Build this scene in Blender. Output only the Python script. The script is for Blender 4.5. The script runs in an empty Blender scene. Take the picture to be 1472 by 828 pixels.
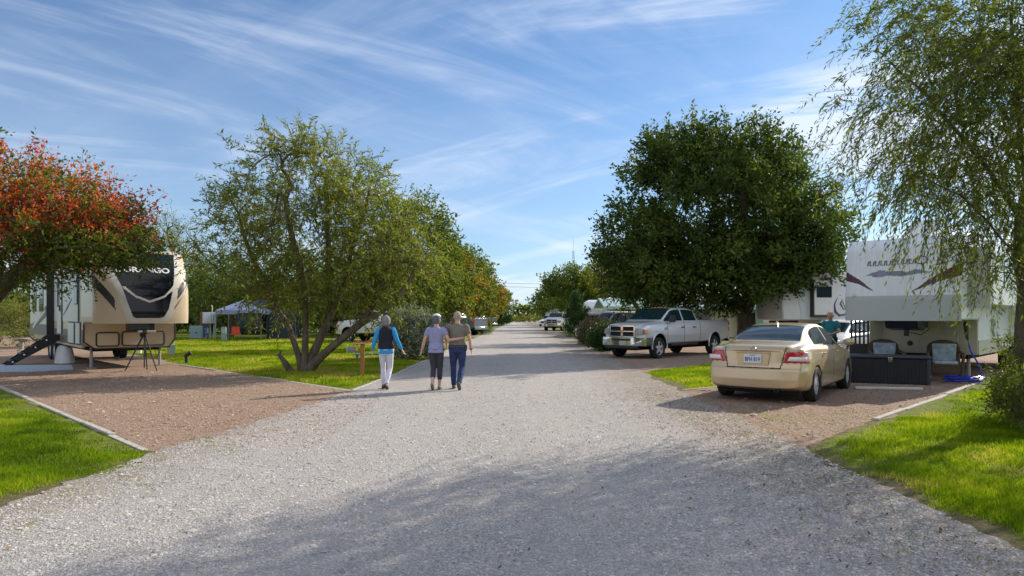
import bpy, bmesh, math, random
import numpy as np
from mathutils import Vector, Matrix

# ------------------------------------------------------------------ camera, sky, sun, exposure
C = bpy.context.scene.collection
scene = bpy.context.scene
F, EYE, HV = 981.0, 1.6, 454.0
cam = bpy.data.objects.new('camera', bpy.data.cameras.new('camera')); C.objects.link(cam)
cam.location = (0, 0, EYE); cam.rotation_euler = (math.radians(90), 0, 0)
cam.data.sensor_width = 36; cam.data.lens = 36 * F / 1472
cam.data.shift_y = (HV - 414) / 1472
cam.data.clip_start = .05; cam.data.clip_end = 4000
scene.camera = cam
SUN_AZ, SUN_EL = math.radians(51), math.radians(29)      # azimuth clockwise from +Y
w = bpy.data.worlds.new("World"); scene.world = w; w.use_nodes = True
nt = w.node_tree; nt.nodes.clear(); N = nt.nodes.new; L = nt.links.new
sky = N('ShaderNodeTexSky'); sky.sky_type = 'NISHITA'; sky.sun_disc = False
sky.sun_elevation = SUN_EL; sky.sun_rotation = SUN_AZ; sky.air_density = 1.0; sky.dust_density = .5; sky.ozone_density = 3.5
bg = N('ShaderNodeBackground'); bg.inputs[1].default_value = .105
out = N('ShaderNodeOutputWorld')
tc = N('ShaderNodeTexCoord'); sep = N('ShaderNodeSeparateXYZ'); L(tc.outputs['Generated'], sep.inputs[0])
def mth(op, a, b=None, c=None, clamp=False):
    n = N('ShaderNodeMath'); n.operation = op; n.use_clamp = clamp
    for i, x in enumerate((a, b, c)):
        if x is None: continue
        if isinstance(x, (int, float)): n.inputs[i].default_value = x
        else: L(x, n.inputs[i])
    return n.outputs[0]
zz = mth('ADD', mth('MAXIMUM', sep.outputs[2], 0.0), .40)
comb = N('ShaderNodeCombineXYZ'); L(mth('DIVIDE', sep.outputs[0], zz), comb.inputs[0]); L(mth('DIVIDE', sep.outputs[1], zz), comb.inputs[1])
def cloudnoise(rot, sc, scale, detail, dist, lo, hi, loc=(0, 0, 0), rough=.6):
    rt_ = N('ShaderNodeMapping'); rt_.inputs['Rotation'].default_value = (0, 0, math.radians(rot)); L(comb.outputs[0], rt_.inputs[0])
    mp = N('ShaderNodeMapping'); mp.inputs['Scale'].default_value = sc
    mp.inputs['Location'].default_value = loc
    L(rt_.outputs[0], mp.inputs[0])
    n = N('ShaderNodeTexNoise'); n.inputs['Scale'].default_value = scale; n.inputs['Detail'].default_value = detail
    n.inputs['Roughness'].default_value = rough; n.inputs['Distortion'].default_value = dist
    L(mp.outputs[0], n.inputs[0])
    r = N('ShaderNodeMapRange'); r.inputs[1].default_value = lo; r.inputs[2].default_value = hi; r.interpolation_type = 'SMOOTHSTEP'
    L(n.outputs[0], r.inputs[0]); return r.outputs[0]
c1 = cloudnoise(-33, (.42, 1.9, 1), 2.6, 13, .9, .44, .74, (3.1, 1.4, 0), .62)
c2 = cloudnoise(20, (.40, 2.0, 1), 2.7, 13, .9, .42, .72, (7.4, 2.2, 0), .6)
c3 = cloudnoise(0, (.8, .9, 1), 1.6, 5, .5, .36, .66, (1.0, 5.0, 0), .5)
def side_w(a, b_):
    q = N('ShaderNodeMapRange'); q.inputs[1].default_value = a; q.inputs[2].default_value = b_; q.inputs[3].default_value = .15; q.inputs[4].default_value = 1.25; L(sep.outputs[0], q.inputs[0]); return q.outputs[0]
wl, wr = side_w(.35, -.4), side_w(-.4, .25)
cover = mth('MULTIPLY', mth('ADD', mth('MULTIPLY', c1, wl), mth('MULTIPLY', c2, wr)), mth('ADD', mth('MULTIPLY', c3, 1.2), .35))
haze_low = N('ShaderNodeMapRange'); haze_low.inputs[1].default_value = .0; haze_low.inputs[2].default_value = .45; haze_low.inputs[3].default_value = .5; haze_low.inputs[4].default_value = 0
L(sep.outputs[2], haze_low.inputs[0])
right = N('ShaderNodeMapRange'); right.inputs[1].default_value = -.5; right.inputs[2].default_value = .6; right.inputs[3].default_value = .5; right.inputs[4].default_value = 1.6
L(sep.outputs[0], right.inputs[0])
cover = mth('ADD', mth('MULTIPLY', cover, right.outputs[0]), haze_low.outputs[0], clamp=True)
cover = mth('MULTIPLY', mth('ADD', cover, mth('MULTIPLY', mth('MULTIPLY', c3, right.outputs[0]), .22)), .64)
back = N('ShaderNodeMapRange'); back.inputs[1].default_value = .1; back.inputs[2].default_value = -.5; back.inputs[3].default_value = 0; back.inputs[4].default_value = .95; L(sep.outputs[1], back.inputs[0])   # unseen bright cloud added behind the photographer to lift the ground shade
cover = mth('ADD', cover, back.outputs[0], clamp=True)
deep = N('ShaderNodeMixRGB'); deep.blend_type = 'MULTIPLY'; deep.inputs[0].default_value = 1; L(sky.outputs[0], deep.inputs[1]); deep.inputs[2].default_value = (.46, .69, .86, 1)
mix = N('ShaderNodeMixRGB'); L(cover, mix.inputs[0]); L(deep.outputs[0], mix.inputs[1]); mix.inputs[2].default_value = (6.3, 6.8, 7.6, 1)
SKYMIX = mix
L(mix.outputs[0], bg.inputs[0]); L(bg.outputs[0], out.inputs[0])
sun = bpy.data.objects.new('sun', bpy.data.lights.new('sun', 'SUN')); C.objects.link(sun)
sun.data.energy = 4.5; sun.data.angle = math.radians(.53); sun.data.color = (1, .90, .74)
sdir = Vector((math.sin(SUN_AZ) * math.cos(SUN_EL), math.cos(SUN_AZ) * math.cos(SUN_EL), math.sin(SUN_EL)))
sun.rotation_euler = sdir.to_track_quat('Z', 'Y').to_euler()
scene.view_settings.view_transform = 'Standard'; scene.view_settings.look = 'None'
scene.view_settings.gamma = 1; scene.view_settings.exposure = .54
scene.view_settings.use_curve_mapping = False
scene.render.engine = 'CYCLES'
scene.cycles.use_denoising = True
scene.cycles.max_bounces = 6; scene.cycles.diffuse_bounces = 3; scene.cycles.glossy_bounces = 3; scene.cycles.transmission_bounces = 3
scene.cycles.transparent_max_bounces = 6

# ------------------------------------------------------------------ helpers
def G(u, v):
    Z = F * EYE / (v - HV); return ((u - 736) / F * Z, Z)

MATS = {}
def M(name, col=(.5, .5, .5), rough=.5, metal=0., var=0., scale=6., bump=0., bscale=None, coat=0., col2=None, spec=None, emit=None, stretch=None, trans=0.):
    if name in MATS: return MATS[name]
    m = bpy.data.materials.new(name); m.use_nodes = True; t = m.node_tree; b = t.nodes['Principled BSDF']
    b.inputs['Base Color'].default_value = (*col, 1); b.inputs['Roughness'].default_value = rough; b.inputs['Metallic'].default_value = metal
    if coat: b.inputs['Coat Weight'].default_value = coat; b.inputs['Coat Roughness'].default_value = .04
    if spec is not None: b.inputs['Specular IOR Level'].default_value = spec
    if trans: b.inputs['Transmission Weight'].default_value = trans
    tcn = t.nodes.new('ShaderNodeTexCoord'); src = tcn.outputs['Object']
    if stretch:
        mp = t.nodes.new('ShaderNodeMapping'); mp.inputs['Scale'].default_value = stretch; t.links.new(src, mp.inputs[0]); src = mp.outputs[0]
    if var or col2:
        n = t.nodes.new('ShaderNodeTexNoise'); n.inputs['Scale'].default_value = scale; n.inputs['Detail'].default_value = 6; n.inputs['Roughness'].default_value = .65
        t.links.new(src, n.inputs[0])
        r = t.nodes.new('ShaderNodeMixRGB')
        rr = t.nodes.new('ShaderNodeMapRange'); rr.inputs[1].default_value = .3; rr.inputs[2].default_value = .7; t.links.new(n.outputs[0], rr.inputs[0])
        t.links.new(rr.outputs[0], r.inputs[0])
        a = col if col2 else tuple(c * (1 - var) for c in col); bcol = col2 or tuple(min(1, c * (1 + var)) for c in col)
        r.inputs[1].default_value = (*a, 1); r.inputs[2].default_value = (*bcol, 1); t.links.new(r.outputs[0], b.inputs['Base Color'])
    if bump:
        n2 = t.nodes.new('ShaderNodeTexNoise'); n2.inputs['Scale'].default_value = bscale or scale * 3; n2.inputs['Detail'].default_value = 5
        t.links.new(src, n2.inputs[0]); bp = t.nodes.new('ShaderNodeBump'); bp.inputs['Strength'].default_value = bump; bp.inputs['Distance'].default_value = .02
        t.links.new(n2.outputs[0], bp.inputs['Height']); t.links.new(bp.outputs[0], b.inputs['Normal'])
    MATS[name] = m; return m

def tag(o, label=None, cat=None, group=None, kind=None):
    if label: o['label'] = label
    if cat: o['category'] = cat
    if group: o['group'] = group
    if kind: o['kind'] = kind
    return o
def thing(name, label, cat, loc=(0, 0, 0), rz=0, group=None):
    o = bpy.data.objects.new(name, None); C.objects.link(o); o.location = loc; o.rotation_euler = (0, 0, rz)
    o.empty_display_size = .2
    return tag(o, label, cat, group)
def link(name, me, parent=None, bevel=0, seg=2):
    o = bpy.data.objects.new(name, me); C.objects.link(o); o.parent = parent
    if bevel:
        b = o.modifiers.new('bevel', 'BEVEL'); b.width = bevel; b.segments = seg; b.limit_method = 'ANGLE'; b.angle_limit = math.radians(35)
    return o
def npmesh(name, V, Fc, mats=None, mi=None, smooth=None, nper=4):
    """fast mesh from numpy arrays; Fc (n,nper)"""
    me = bpy.data.meshes.new(name); V = np.asarray(V, np.float32).reshape(-1, 3); Fc = np.asarray(Fc, np.int32).reshape(-1, nper)
    me.vertices.add(len(V)); me.vertices.foreach_set('co', V.ravel())
    me.loops.add(Fc.size); me.loops.foreach_set('vertex_index', Fc.ravel())
    me.polygons.add(len(Fc)); me.polygons.foreach_set('loop_start', np.arange(0, Fc.size, nper, dtype=np.int32))
    if mi is not None: me.polygons.foreach_set('material_index', np.asarray(mi, np.int32))
    me.update(calc_edges=True)
    for m in (mats or []): me.materials.append(m)
    if smooth: me.shade_smooth()
    return me

class MB:
    def __init__(s): s.v = []; s.f = []; s.m = []; s.mats = []; s.cur = 0
    def mat(s, m):
        if m not in s.mats: s.mats.append(m)
        s.cur = s.mats.index(m); return s
    def add(s, V, Fs, T=None):
        o = len(s.v)
        s.v += [tuple(T @ Vector(p)) if T is not None else tuple(p) for p in V]
        s.f += [tuple(o + i for i in f) for f in Fs]; s.m += [s.cur] * len(Fs); return s
    def box(s, x0, x1, y0, y1, z0, z1, T=None):
        V = [(x, y, z) for x in (x0, x1) for y in (y0, y1) for z in (z0, z1)]
        return s.add(V, [(0, 1, 3, 2), (4, 6, 7, 5), (0, 4, 5, 1), (2, 3, 7, 6), (0, 2, 6, 4), (1, 5, 7, 3)], T)
    def prism(s, poly, a, b, axis='y', T=None):
        """poly of 2D points; axis y: (x,z); axis x: (y,z); axis z: (x,y)"""
        n = len(poly)
        def p3(p, t): return {'y': (p[0], t, p[1]), 'x': (t, p[0], p[1]), 'z': (p[0], p[1], t)}[axis]
        V = [p3(p, a) for p in poly] + [p3(p, b) for p in poly]
        Fs = [tuple(range(n)), tuple(range(2 * n - 1, n - 1, -1))] + [(i, i + n, (i + 1) % n + n, (i + 1) % n) for i in range(n)]
        return s.add(V, Fs, T)
    def tube(s, pts, rad, n=8, T=None, ell=None):
        pts = [Vector(p) for p in pts]; k = len(pts)
        if not hasattr(rad, '__len__'): rad = [rad] * k
        up = Vector((0, 0, 1)); V = []
        d0 = (pts[1] - pts[0]).normalized(); a = d0.cross(up) if abs(d0.z) < .95 else Vector((1, 0, 0)); a.normalize()
        for i, p in enumerate(pts):
            d = (pts[min(i + 1, k - 1)] - pts[max(i - 1, 0)]).normalized()
            a = (a - d * a.dot(d)).normalized(); b = d.cross(a)
            r = rad[i]; rx, ry = (r if hasattr(r, '__len__') else (r, r))
            V += [p + a * (rx * math.cos(t)) + b * (ry * math.sin(t)) for t in (2 * math.pi * j / n for j in range(n))]
        Fs = [(i * n + j, i * n + (j + 1) % n, (i + 1) * n + (j + 1) % n, (i + 1) * n + j) for i in range(k - 1) for j in range(n)]
        Fs += [tuple(range(n - 1, -1, -1)), tuple((k - 1) * n + j for j in range(n))]
        return s.add(V, Fs, T)
    def lathe(s, prof, n=24, axis='z', T=None, cap=False):
        """prof: (r, h)"""
        k = len(prof); V = []
        for r, h in prof:
            for j in range(n):
                t = 2 * math.pi * j / n; c, q = r * math.cos(t), r * math.sin(t)
                V.append({'z': (c, q, h), 'y': (c, h, q), 'x': (h, c, q)}[axis])
        Fs = [(i * n + j, i * n + (j + 1) % n, (i + 1) * n + (j + 1) % n, (i + 1) * n + j) for i in range(k - 1) for j in range(n)]
        if cap and prof[0][0] > 1e-4: Fs.append(tuple(range(n - 1, -1, -1)))
        if cap and prof[-1][0] > 1e-4: Fs.append(tuple((k - 1) * n + j for j in range(n)))
        return s.add(V, Fs, T)
    def ball(s, c, r, n=12, T=None):
        if not hasattr(r, '__len__'): r = (r, r, r)
        k = n // 2 + 1; V = []
        for i in range(k):
            a = math.pi * i / (k - 1) - math.pi / 2; rr = max(math.cos(a), 1e-3)
            V += [(c[0] + r[0] * rr * math.cos(2 * math.pi * j / n), c[1] + r[1] * rr * math.sin(2 * math.pi * j / n), c[2] + r[2] * math.sin(a)) for j in range(n)]
        Fs = [(i * n + j, i * n + (j + 1) % n, (i + 1) * n + (j + 1) % n, (i + 1) * n + j) for i in range(k - 1) for j in range(n)]
        Fs += [tuple(range(n - 1, -1, -1)), tuple((k - 1) * n + j for j in range(n))]
        return s.add(V, Fs, T)
    def mesh(s, name, mat=None):
        me = bpy.data.meshes.new(name); me.from_pydata(s.v, [], s.f)
        ms = s.mats or [mat]
        for m in ms: me.materials.append(m)
        if s.mats: me.polygons.foreach_set('material_index', s.m)
        bm = bmesh.new(); bm.from_mesh(me); bmesh.ops.recalc_face_normals(bm, faces=bm.faces[:]); bm.to_mesh(me); bm.free()
        return me
    def build(s, name, mat=None, parent=None, bevel=0, smooth=True, seg=2, ang=40):
        me = s.mesh(name, mat)
        if smooth: me.shade_smooth(); me.set_sharp_from_angle(angle=math.radians(ang))
        return link(name, me, parent, bevel, seg)
def copy_tree(o, parent=None):
    c = o.copy(); C.objects.link(c); c.parent = parent
    for ch in [x for x in bpy.data.objects if x.parent == o]: copy_tree(ch, c)
    return c
def bake(o):
    dg = bpy.context.evaluated_depsgraph_get(); dg.update()
    me = bpy.data.meshes.new_from_object(o.evaluated_get(dg)); old = o.data; o.modifiers.clear(); o.data = me; me.name = old.name
    return o
def inpoly(px, py, poly):
    r = np.zeros(len(px), bool); n = len(poly)
    for i in range(n):
        x0, y0 = poly[i]; x1, y1 = poly[(i + 1) % n]
        c = ((y0 > py) != (y1 > py)) & (px < (x1 - x0) * (py - y0) / (y1 - y0 + 1e-12) + x0); r ^= c
    return r
# ------------------------------------------------------------------ ground
def ground_mat(name, cols, scale, kind, bump=.5, patch=None, verge=False):
    m = bpy.data.materials.new(name); m.use_nodes = True; t = m.node_tree; b = t.nodes['Principled BSDF']; b.inputs['Roughness'].default_value = .95
    b.inputs['Specular IOR Level'].default_value = .2
    tcn = t.nodes.new('ShaderNodeTexCoord'); P = tcn.outputs['Object']
    def noise(sc, det=5, ro=.6):
        n = t.nodes.new('ShaderNodeTexNoise'); n.inputs['Scale'].default_value = sc; n.inputs['Detail'].default_value = det; n.inputs['Roughness'].default_value = ro
        t.links.new(P, n.inputs[0]); return n
    def ramp(src, stops):
        r = t.nodes.new('ShaderNodeValToRGB'); e = r.color_ramp.elements
        while len(e) < len(stops): e.new(.5)
        for i, (p, c) in enumerate(stops): e[i].position = p; e[i].color = (*c, 1)
        t.links.new(src, r.inputs[0]); return r.outputs[0]
    def mixc(f, a, c, mode='MIX', fac=None):
        x = t.nodes.new('ShaderNodeMixRGB'); x.blend_type = mode
        if f is None: x.inputs[0].default_value = fac
        else: t.links.new(f, x.inputs[0])
        for s, k in ((a, 1), (c, 2)):
            if isinstance(s, tuple): x.inputs[k].default_value = (*s, 1)
            else: t.links.new(s, x.inputs[k])
        return x.outputs[0]
    if kind == 'gravel':
        v = t.nodes.new('ShaderNodeTexVoronoi'); v.inputs['Scale'].default_value = scale
        wn = noise(scale * .8, 2); wm = t.nodes.new('ShaderNodeMixRGB'); wm.blend_type = 'LINEAR_LIGHT'; wm.inputs[0].default_value = .02
        t.links.new(P, wm.inputs[1]); t.links.new(wn.outputs['Color'], wm.inputs[2]); t.links.new(wm.outputs[0], v.inputs['Vector'])
        col = ramp(v.outputs['Color'], [(0, cols[0]), (.35, cols[1]), (.7, cols[2]), (1, cols[3])])
        gap = t.nodes.new('ShaderNodeMapRange'); gap.inputs[1].default_value = .42; gap.inputs[2].default_value = .75; t.links.new(v.outputs['Distance'], gap.inputs[0])
        col = mixc(gap.outputs[0], col, mixc(None, col, (.08, .07, .065), fac=.42))
        big = noise(.45, 6, .7); bm_ = t.nodes.new('ShaderNodeMapRange'); bm_.inputs[1].default_value = .42; bm_.inputs[2].default_value = .68; t.links.new(big.outputs[0], bm_.inputs[0])
        pf = t.nodes.new('ShaderNodeMath'); pf.operation = 'MULTIPLY'; pf.inputs[1].default_value = .45; t.links.new(bm_.outputs[0], pf.inputs[0])
        col = mixc(pf.outputs[0], col, patch or cols[0])
        dr = noise(3.5, 6, .75); dm = t.nodes.new('ShaderNodeMapRange'); dm.inputs[1].default_value = .3; dm.inputs[2].default_value = .7; dm.inputs[3].default_value = .84; dm.inputs[4].default_value = 1.1
        t.links.new(dr.outputs[0], dm.inputs[0]); col = mixc(None, col, dm.outputs[0], 'MULTIPLY', 1.0)
        if verge:      # two faint, broken tyre tracks of finer, dustier stone
            sx0 = t.nodes.new('ShaderNodeSeparateXYZ'); t.links.new(P, sx0.inputs[0]); wt = []
            for c0 in (-1.35, .55):
                m1 = t.nodes.new('ShaderNodeMath'); m1.operation = 'SUBTRACT'; t.links.new(sx0.outputs[0], m1.inputs[0]); m1.inputs[1].default_value = c0
                m2 = t.nodes.new('ShaderNodeMath'); m2.operation = 'ABSOLUTE'; t.links.new(m1.outputs[0], m2.inputs[0])
                m3 = t.nodes.new('ShaderNodeMapRange'); m3.interpolation_type = 'SMOOTHSTEP'; m3.inputs[1].default_value = .65; m3.inputs[2].default_value = .1; m3.inputs[4].default_value = .55; t.links.new(m2.outputs[0], m3.inputs[0]); wt.append(m3.outputs[0])
            m4 = t.nodes.new('ShaderNodeMath'); m4.operation = 'ADD'; t.links.new(wt[0], m4.inputs[0]); t.links.new(wt[1], m4.inputs[1])
            nn_ = noise(.9, 5, .7); m5 = t.nodes.new('ShaderNodeMath'); m5.operation = 'MULTIPLY'; t.links.new(m4.outputs[0], m5.inputs[0]); t.links.new(nn_.outputs[0], m5.inputs[1])
            col = mixc(m5.outputs[0], col, (.43, .395, .37))
        if verge:      # soil and crushed leaves worked into the gravel along both verges
            sx = t.nodes.new('ShaderNodeSeparateXYZ'); t.links.new(P, sx.inputs[0]); ab = []
            for lo_, hi_ in ((1.3, 3.9), (-3.0, -4.5)):
                q = t.nodes.new('ShaderNodeMapRange'); q.inputs[1].default_value = lo_; q.inputs[2].default_value = hi_; q.inputs[4].default_value = .62; t.links.new(sx.outputs[0], q.inputs[0]); ab.append(q.outputs[0])
            mxx = t.nodes.new('ShaderNodeMath'); mxx.operation = 'MAXIMUM'; t.links.new(ab[0], mxx.inputs[0]); t.links.new(ab[1], mxx.inputs[1])
            nv = noise(1.6, 7, .75); nq = t.nodes.new('ShaderNodeMath'); nq.operation = 'ADD'; t.links.new(nv.outputs[0], nq.inputs[0]); t.links.new(mxx.outputs[0], nq.inputs[1])
            vr = t.nodes.new('ShaderNodeMapRange'); vr.inputs[1].default_value = .60; vr.inputs[2].default_value = .98; vr.inputs[4].default_value = .9; t.links.new(nq.outputs[0], vr.inputs[0])
            col = mixc(vr.outputs[0], col, mixc(None, col, (.20, .14, .085), fac=.6))
        bp = t.nodes.new('ShaderNodeBump'); bp.inputs['Strength'].default_value = bump; bp.inputs['Distance'].default_value = .012; bp.invert = True
        t.links.new(v.outputs['Distance'], bp.inputs['Height']); t.links.new(bp.outputs[0], b.inputs['Normal'])
    else:
        n1 = noise(scale, 8, .7); col = ramp(n1.outputs[0], [(.25, cols[0]), (.45, cols[1]), (.6, cols[2]), (.78, cols[3])])
        n2 = noise(.25, 5, .65); col2 = ramp(n2.outputs[0], [(.35, (.8, .85, .75)), (.65, (1.15, 1.1, 1.0))]); col = mixc(None, col, col2, 'MULTIPLY', 1.0)
        if patch:
            n4 = noise(.09, 6, .7); pm = t.nodes.new('ShaderNodeMapRange'); pm.inputs[1].default_value = .5; pm.inputs[2].default_value = .62; t.links.new(n4.outputs[0], pm.inputs[0]); col = mixc(pm.outputs[0], col, patch)
        n3 = noise(60, 4); bp = t.nodes.new('ShaderNodeBump'); bp.inputs['Strength'].default_value = bump; bp.inputs['Distance'].default_value = .03
        t.links.new(n3.outputs[0], bp.inputs['Height']); t.links.new(bp.outputs[0], b.inputs['Normal'])
    t.links.new(col, b.inputs['Base Color']); return m
LIGHT_GRAVEL = ((.27, .245, .232), (.40, .375, .36), (.47, .442, .428), (.57, .54, .522))
RED_GRAVEL = ((.18, .11, .08), (.32, .215, .155), (.41, .29, .22), (.53, .41, .33))
m_road = ground_mat('pale_gravel', LIGHT_GRAVEL, 66, 'gravel', .6, patch=(.40, .365, .345), verge=True)
m_drive = ground_mat('reddish_gravel', RED_GRAVEL, 62, 'gravel', .9, patch=(.35, .26, .19))
m_lawn = ground_mat('lawn_soil', ((.07, .07, .02), (.11, .135, .018), (.17, .21, .025), (.25, .25, .06)), 9, 'grass', .7)
m_far = ground_mat('dry_meadow', ((.05, .06, .015), (.09, .10, .02), (.15, .145, .045), (.22, .19, .08)), 2.5, 'grass', .6)
m_kerb = M('concrete_kerb', (.40, .38, .34), .9, var=.35, scale=14, bump=.5)

def sheet(name, poly, z, mat, jit=.06, step=.12, seed=1, thick=None):
    rnd = random.Random(seed); pts = []
    n = len(poly)
    for i in range(n):
        a = Vector(poly[i]); b = Vector(poly[(i + 1) % n]); d = b - a; ln = d.length; k = max(1, min(260, int(ln / step))); nn = Vector((-d.y, d.x)).normalized()
        for j in range(k):
            t = j / k; x = t * ln
            o = jit * (math.sin(x * 1.7 + seed) * .9 + math.sin(x * 4.3 + seed * 2) * .5 + rnd.uniform(-1, 1) * .8) if jit else 0
            if ln > 400: o = 0
            p = a + d * t + nn * o; pts.append((p.x, p.y, z))
    me = bpy.data.meshes.new(name); bm = bmesh.new(); vs = [bm.verts.new(p) for p in pts]; f = bm.faces.new(vs)
    if f.normal.z < 0: bmesh.ops.reverse_faces(bm, faces=[f])
    f.normal_update()
    if f.normal.z < 0: f.normal_flip()
    bmesh.ops.triangulate(bm, faces=[f]); bm.to_mesh(me); bm.free(); me.materials.append(mat)
    o = link(name, me); o['kind'] = 'structure'; return o
b = MB(); b.add([(-900, -60, 0), (900, -60, 0), (900, 1800, 0), (-900, 1800, 0)], [(0, 1, 2, 3)]); g = b.build('ground', m_far); g['kind'] = 'structure'
sheet('lawn', [(-60, -8), (60, -8), (60, 120), (-60, 120)], .004, m_lawn, 0)
DRV_L = [(-4.3, 8.0), (-10.3, 14.1), (-26, 30), (-40, 44), (-40, 60), (-26, 40), (-12.6, 24.6), (-10.6, 22.1), (-3.3, 14.5), (-2.2, 14.0), (-2.2, 8.0)]
sheet('left_driveway', DRV_L, .008, m_drive, .05, seed=3)
DRV_R = [(3.4, 8.2), (5.6, 10.4), (13.1, 18.3), (24, 29.8), (18, 36), (12.4, 23.6), (5.0, 15.4), (3.3, 14.3), (2.4, 13.5), (2.4, 8.2)]
sheet('sedan_driveway', DRV_R, .008, m_drive, .05, seed=4)
DRV_T = [(3.7, 19.2), (7.1, 23.4), (16, 33), (11, 38), (3.9, 29.8), (2.6, 29), (2.6, 19)]
sheet('truck_driveway', DRV_T, .008, m_drive, .07, seed=5)
for k, (y, x1, mt, h) in enumerate([(35, -14, m_drive, 3.2), (52, -16, m_road, 2.6), (66, -16, m_road, 3), (86, -18, m_road, 3)]):
    xe = -3.0 + .0194 * (y - 24)
    sheet('side_driveway', [(xe + .6, y), (x1, y - xe * 0 + (xe - x1)), (x1, y + (xe - x1) + h), (xe + .6, y + h)], .008, mt, .06, .3, seed=6 + k)
for k, y in enumerate([47, 66, 90]):
    xe = 3.9 + .0194 * (y - 24)
    sheet('side_driveway', [(xe - .8, y), (xe + 12, y + 12), (xe + 12, y + 16), (xe - .8, y + 3.4)], .008, m_drive, .06, .3, seed=16 + k)
ROAD_L = [(-4.3, -8), (-4.25, 5.5), (-4.15, 8.1), (-3.75, 11), (-3.4, 14.4), (-3.15, 23.8), (-.47, 162), (.6, 215)]
ROAD_R = [(9.0, 215), (6.15, 157), (4.05, 41), (3.75, 23.8), (3.7, 19), (3.55, 14.5), (3.5, 9), (3.45, 5.5), (3.5, -8)]
sheet('road', ROAD_L + ROAD_R, .012, m_road, .09, .10, seed=8)
m_verge = ground_mat('verge_soil', ((.07, .06, .03), (.13, .11, .055), (.20, .16, .09), (.28, .24, .16)), 14, 'grass', .8)
sheet('verge', [(-4.2, 3), (-4.2, 8.1), (-4.45, 8.2), (-4.62, 7.2), (-4.55, 6), (-4.75, 4.6), (-4.8, 3)], .006, m_verge, .10, .08, seed=31)
sheet('verge', [(3.3, 3), (4.05, 3), (3.95, 5.2), (3.78, 7), (3.85, 8.5), (5.7, 10.35), (5.4, 10.4), (3.3, 8.3)], .006, m_verge, .12, .08, seed=32)
sheet('verge', [(3.6, 14.4), (3.6, 19.2), (4.1, 19.3), (3.95, 17), (4.2, 15.2)], .006, m_verge, .10, .08, seed=33)
def kerb(p, q, z=.02, wd=.05, seed=0):
    z *= .75; wd *= .8
    a = Vector((*p, 0)); c = Vector((*q, 0)); d = (c - a); n = Vector((-d.y, d.x, 0)).normalized() * wd; k = max(1, int(d.length / 1.4)); m = MB(); rnd = random.Random(seed)
    for i in range(k):
        s = a + d * (i / k); e = a + d * ((i + 1) / k - .015 / d.length)
        h = z + rnd.uniform(-.022, .008); off = n * rnd.uniform(-.35, .35)
        m.add([s - n + off, e - n + off, e + n + off, s + n + off] + [x + Vector((0, 0, h)) for x in (s - n + off, e - n + off, e + n + off, s + n + off)], [(0, 1, 2, 3), (7, 6, 5, 4), (0, 4, 5, 1), (1, 5, 6, 2), (2, 6, 7, 3), (3, 7, 4, 0)])
    o = m.build('kerb', m_kerb, bevel=.008); o['kind'] = 'structure'; return o
kerb((-4.35, 8.1), (-10.35, 14.15), .045, .05, 1); kerb((-10.35, 14.15), (-24, 27.9), .045, .05, 2)
kerb((-3.45, 14.55), (-10.7, 22.0), .035, .05, 3); kerb((-3.42, 14.6), (-3.15, 19.4), .05, .05, 4); kerb((-3.15, 19.4), (-2.95, 29), .05, .05, 5)
kerb((5.55, 10.4), (13.1, 18.35), .05, .055, 6); kerb((13.1, 18.35), (20, 25.6), .05, .055, 7)
kerb((3.7, 14.7), (5.1, 15.6), .04, .05, 8); kerb((4.1, 30), (10.8, 37.5), .05, .05, 9)

# loose stones, grass blades, fallen leaves
def inpoly_np(x, y, poly): return inpoly(x, y, poly)
ROADP = ROAD_L + ROAD_R
GRASS_L = [(-4.25, 3.5), (-4.25, 5.5), (-4.2, 8.0), (-10.4, 14.05), (-17, 20.7), (-22, 20), (-22, 3.5)]
GRASS_R = [(3.5, 3.5), (3.45, 8.0), (5.65, 10.3), (13.15, 18.2), (20, 25.4), (24, 25), (24, 3.5)]
GRASS_I = [(3.75, 14.6), (3.75, 19.3), (7.1, 23.3), (14, 30.5), (18, 30), (12, 23.5), (5.2, 15.7)]
GRASS_M = [(-3.5, 14.7), (-10.8, 22.2), (-12.8, 24.8), (-26, 40.5), (-30, 48), (-14, 48), (-3.2, 34.5), (-3.15, 20)]
GRASS_F = [(-3.1, 39), (-14, 50), (-14, 60), (-2.9, 50)]
DIRT = M('x')
def edge_d(x, y, poly):
    d = np.full(len(x), 1e9)
    n = len(poly)
    for i in range(n):
        a = np.array(poly[i]); b_ = np.array(poly[(i + 1) % n]); e = b_ - a; t = np.clip(((x - a[0]) * e[0] + (y - a[1]) * e[1]) / (e @ e), 0, 1)
        d = np.minimum(d, np.hypot(x - a[0] - t * e[0], y - a[1] - t * e[1]))
    return d
GR = np.random.default_rng(5)
def vnoise(x, y, s, seed=0):
    r = np.random.default_rng(seed).random((256, 256)); X = x * s; Y = y * s; i = np.floor(X).astype(int); j = np.floor(Y).astype(int); fx = X - i; fy = Y - j
    fx = fx * fx * (3 - 2 * fx); fy = fy * fy * (3 - 2 * fy); a = lambda p, q: r[p % 256, q % 256]
    return (a(i, j) * (1 - fx) + a(i + 1, j) * fx) * (1 - fy) + (a(i, j + 1) * (1 - fx) + a(i + 1, j + 1) * fx) * fy
def visible(x, y, m=.4):
    return (np.abs(x) < y * .75 + 2.2) & (y > 2.6)
def sample(poly, dens, ylim=None):
    P = np.array(poly); lo = P.min(0); hi = P.max(0)
    if ylim: lo[1] = max(lo[1], ylim[0]); hi[1] = min(hi[1], ylim[1])
    if hi[1] <= lo[1]: return np.zeros(0), np.zeros(0)
    n = int((hi - lo).prod() * dens); x = GR.uniform(lo[0], hi[0], n); y = GR.uniform(lo[1], hi[1], n)
    k = inpoly(x, y, poly) & visible(x, y); return x[k], y[k]
bx, by, bh, bw = [], [], [], []
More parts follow.
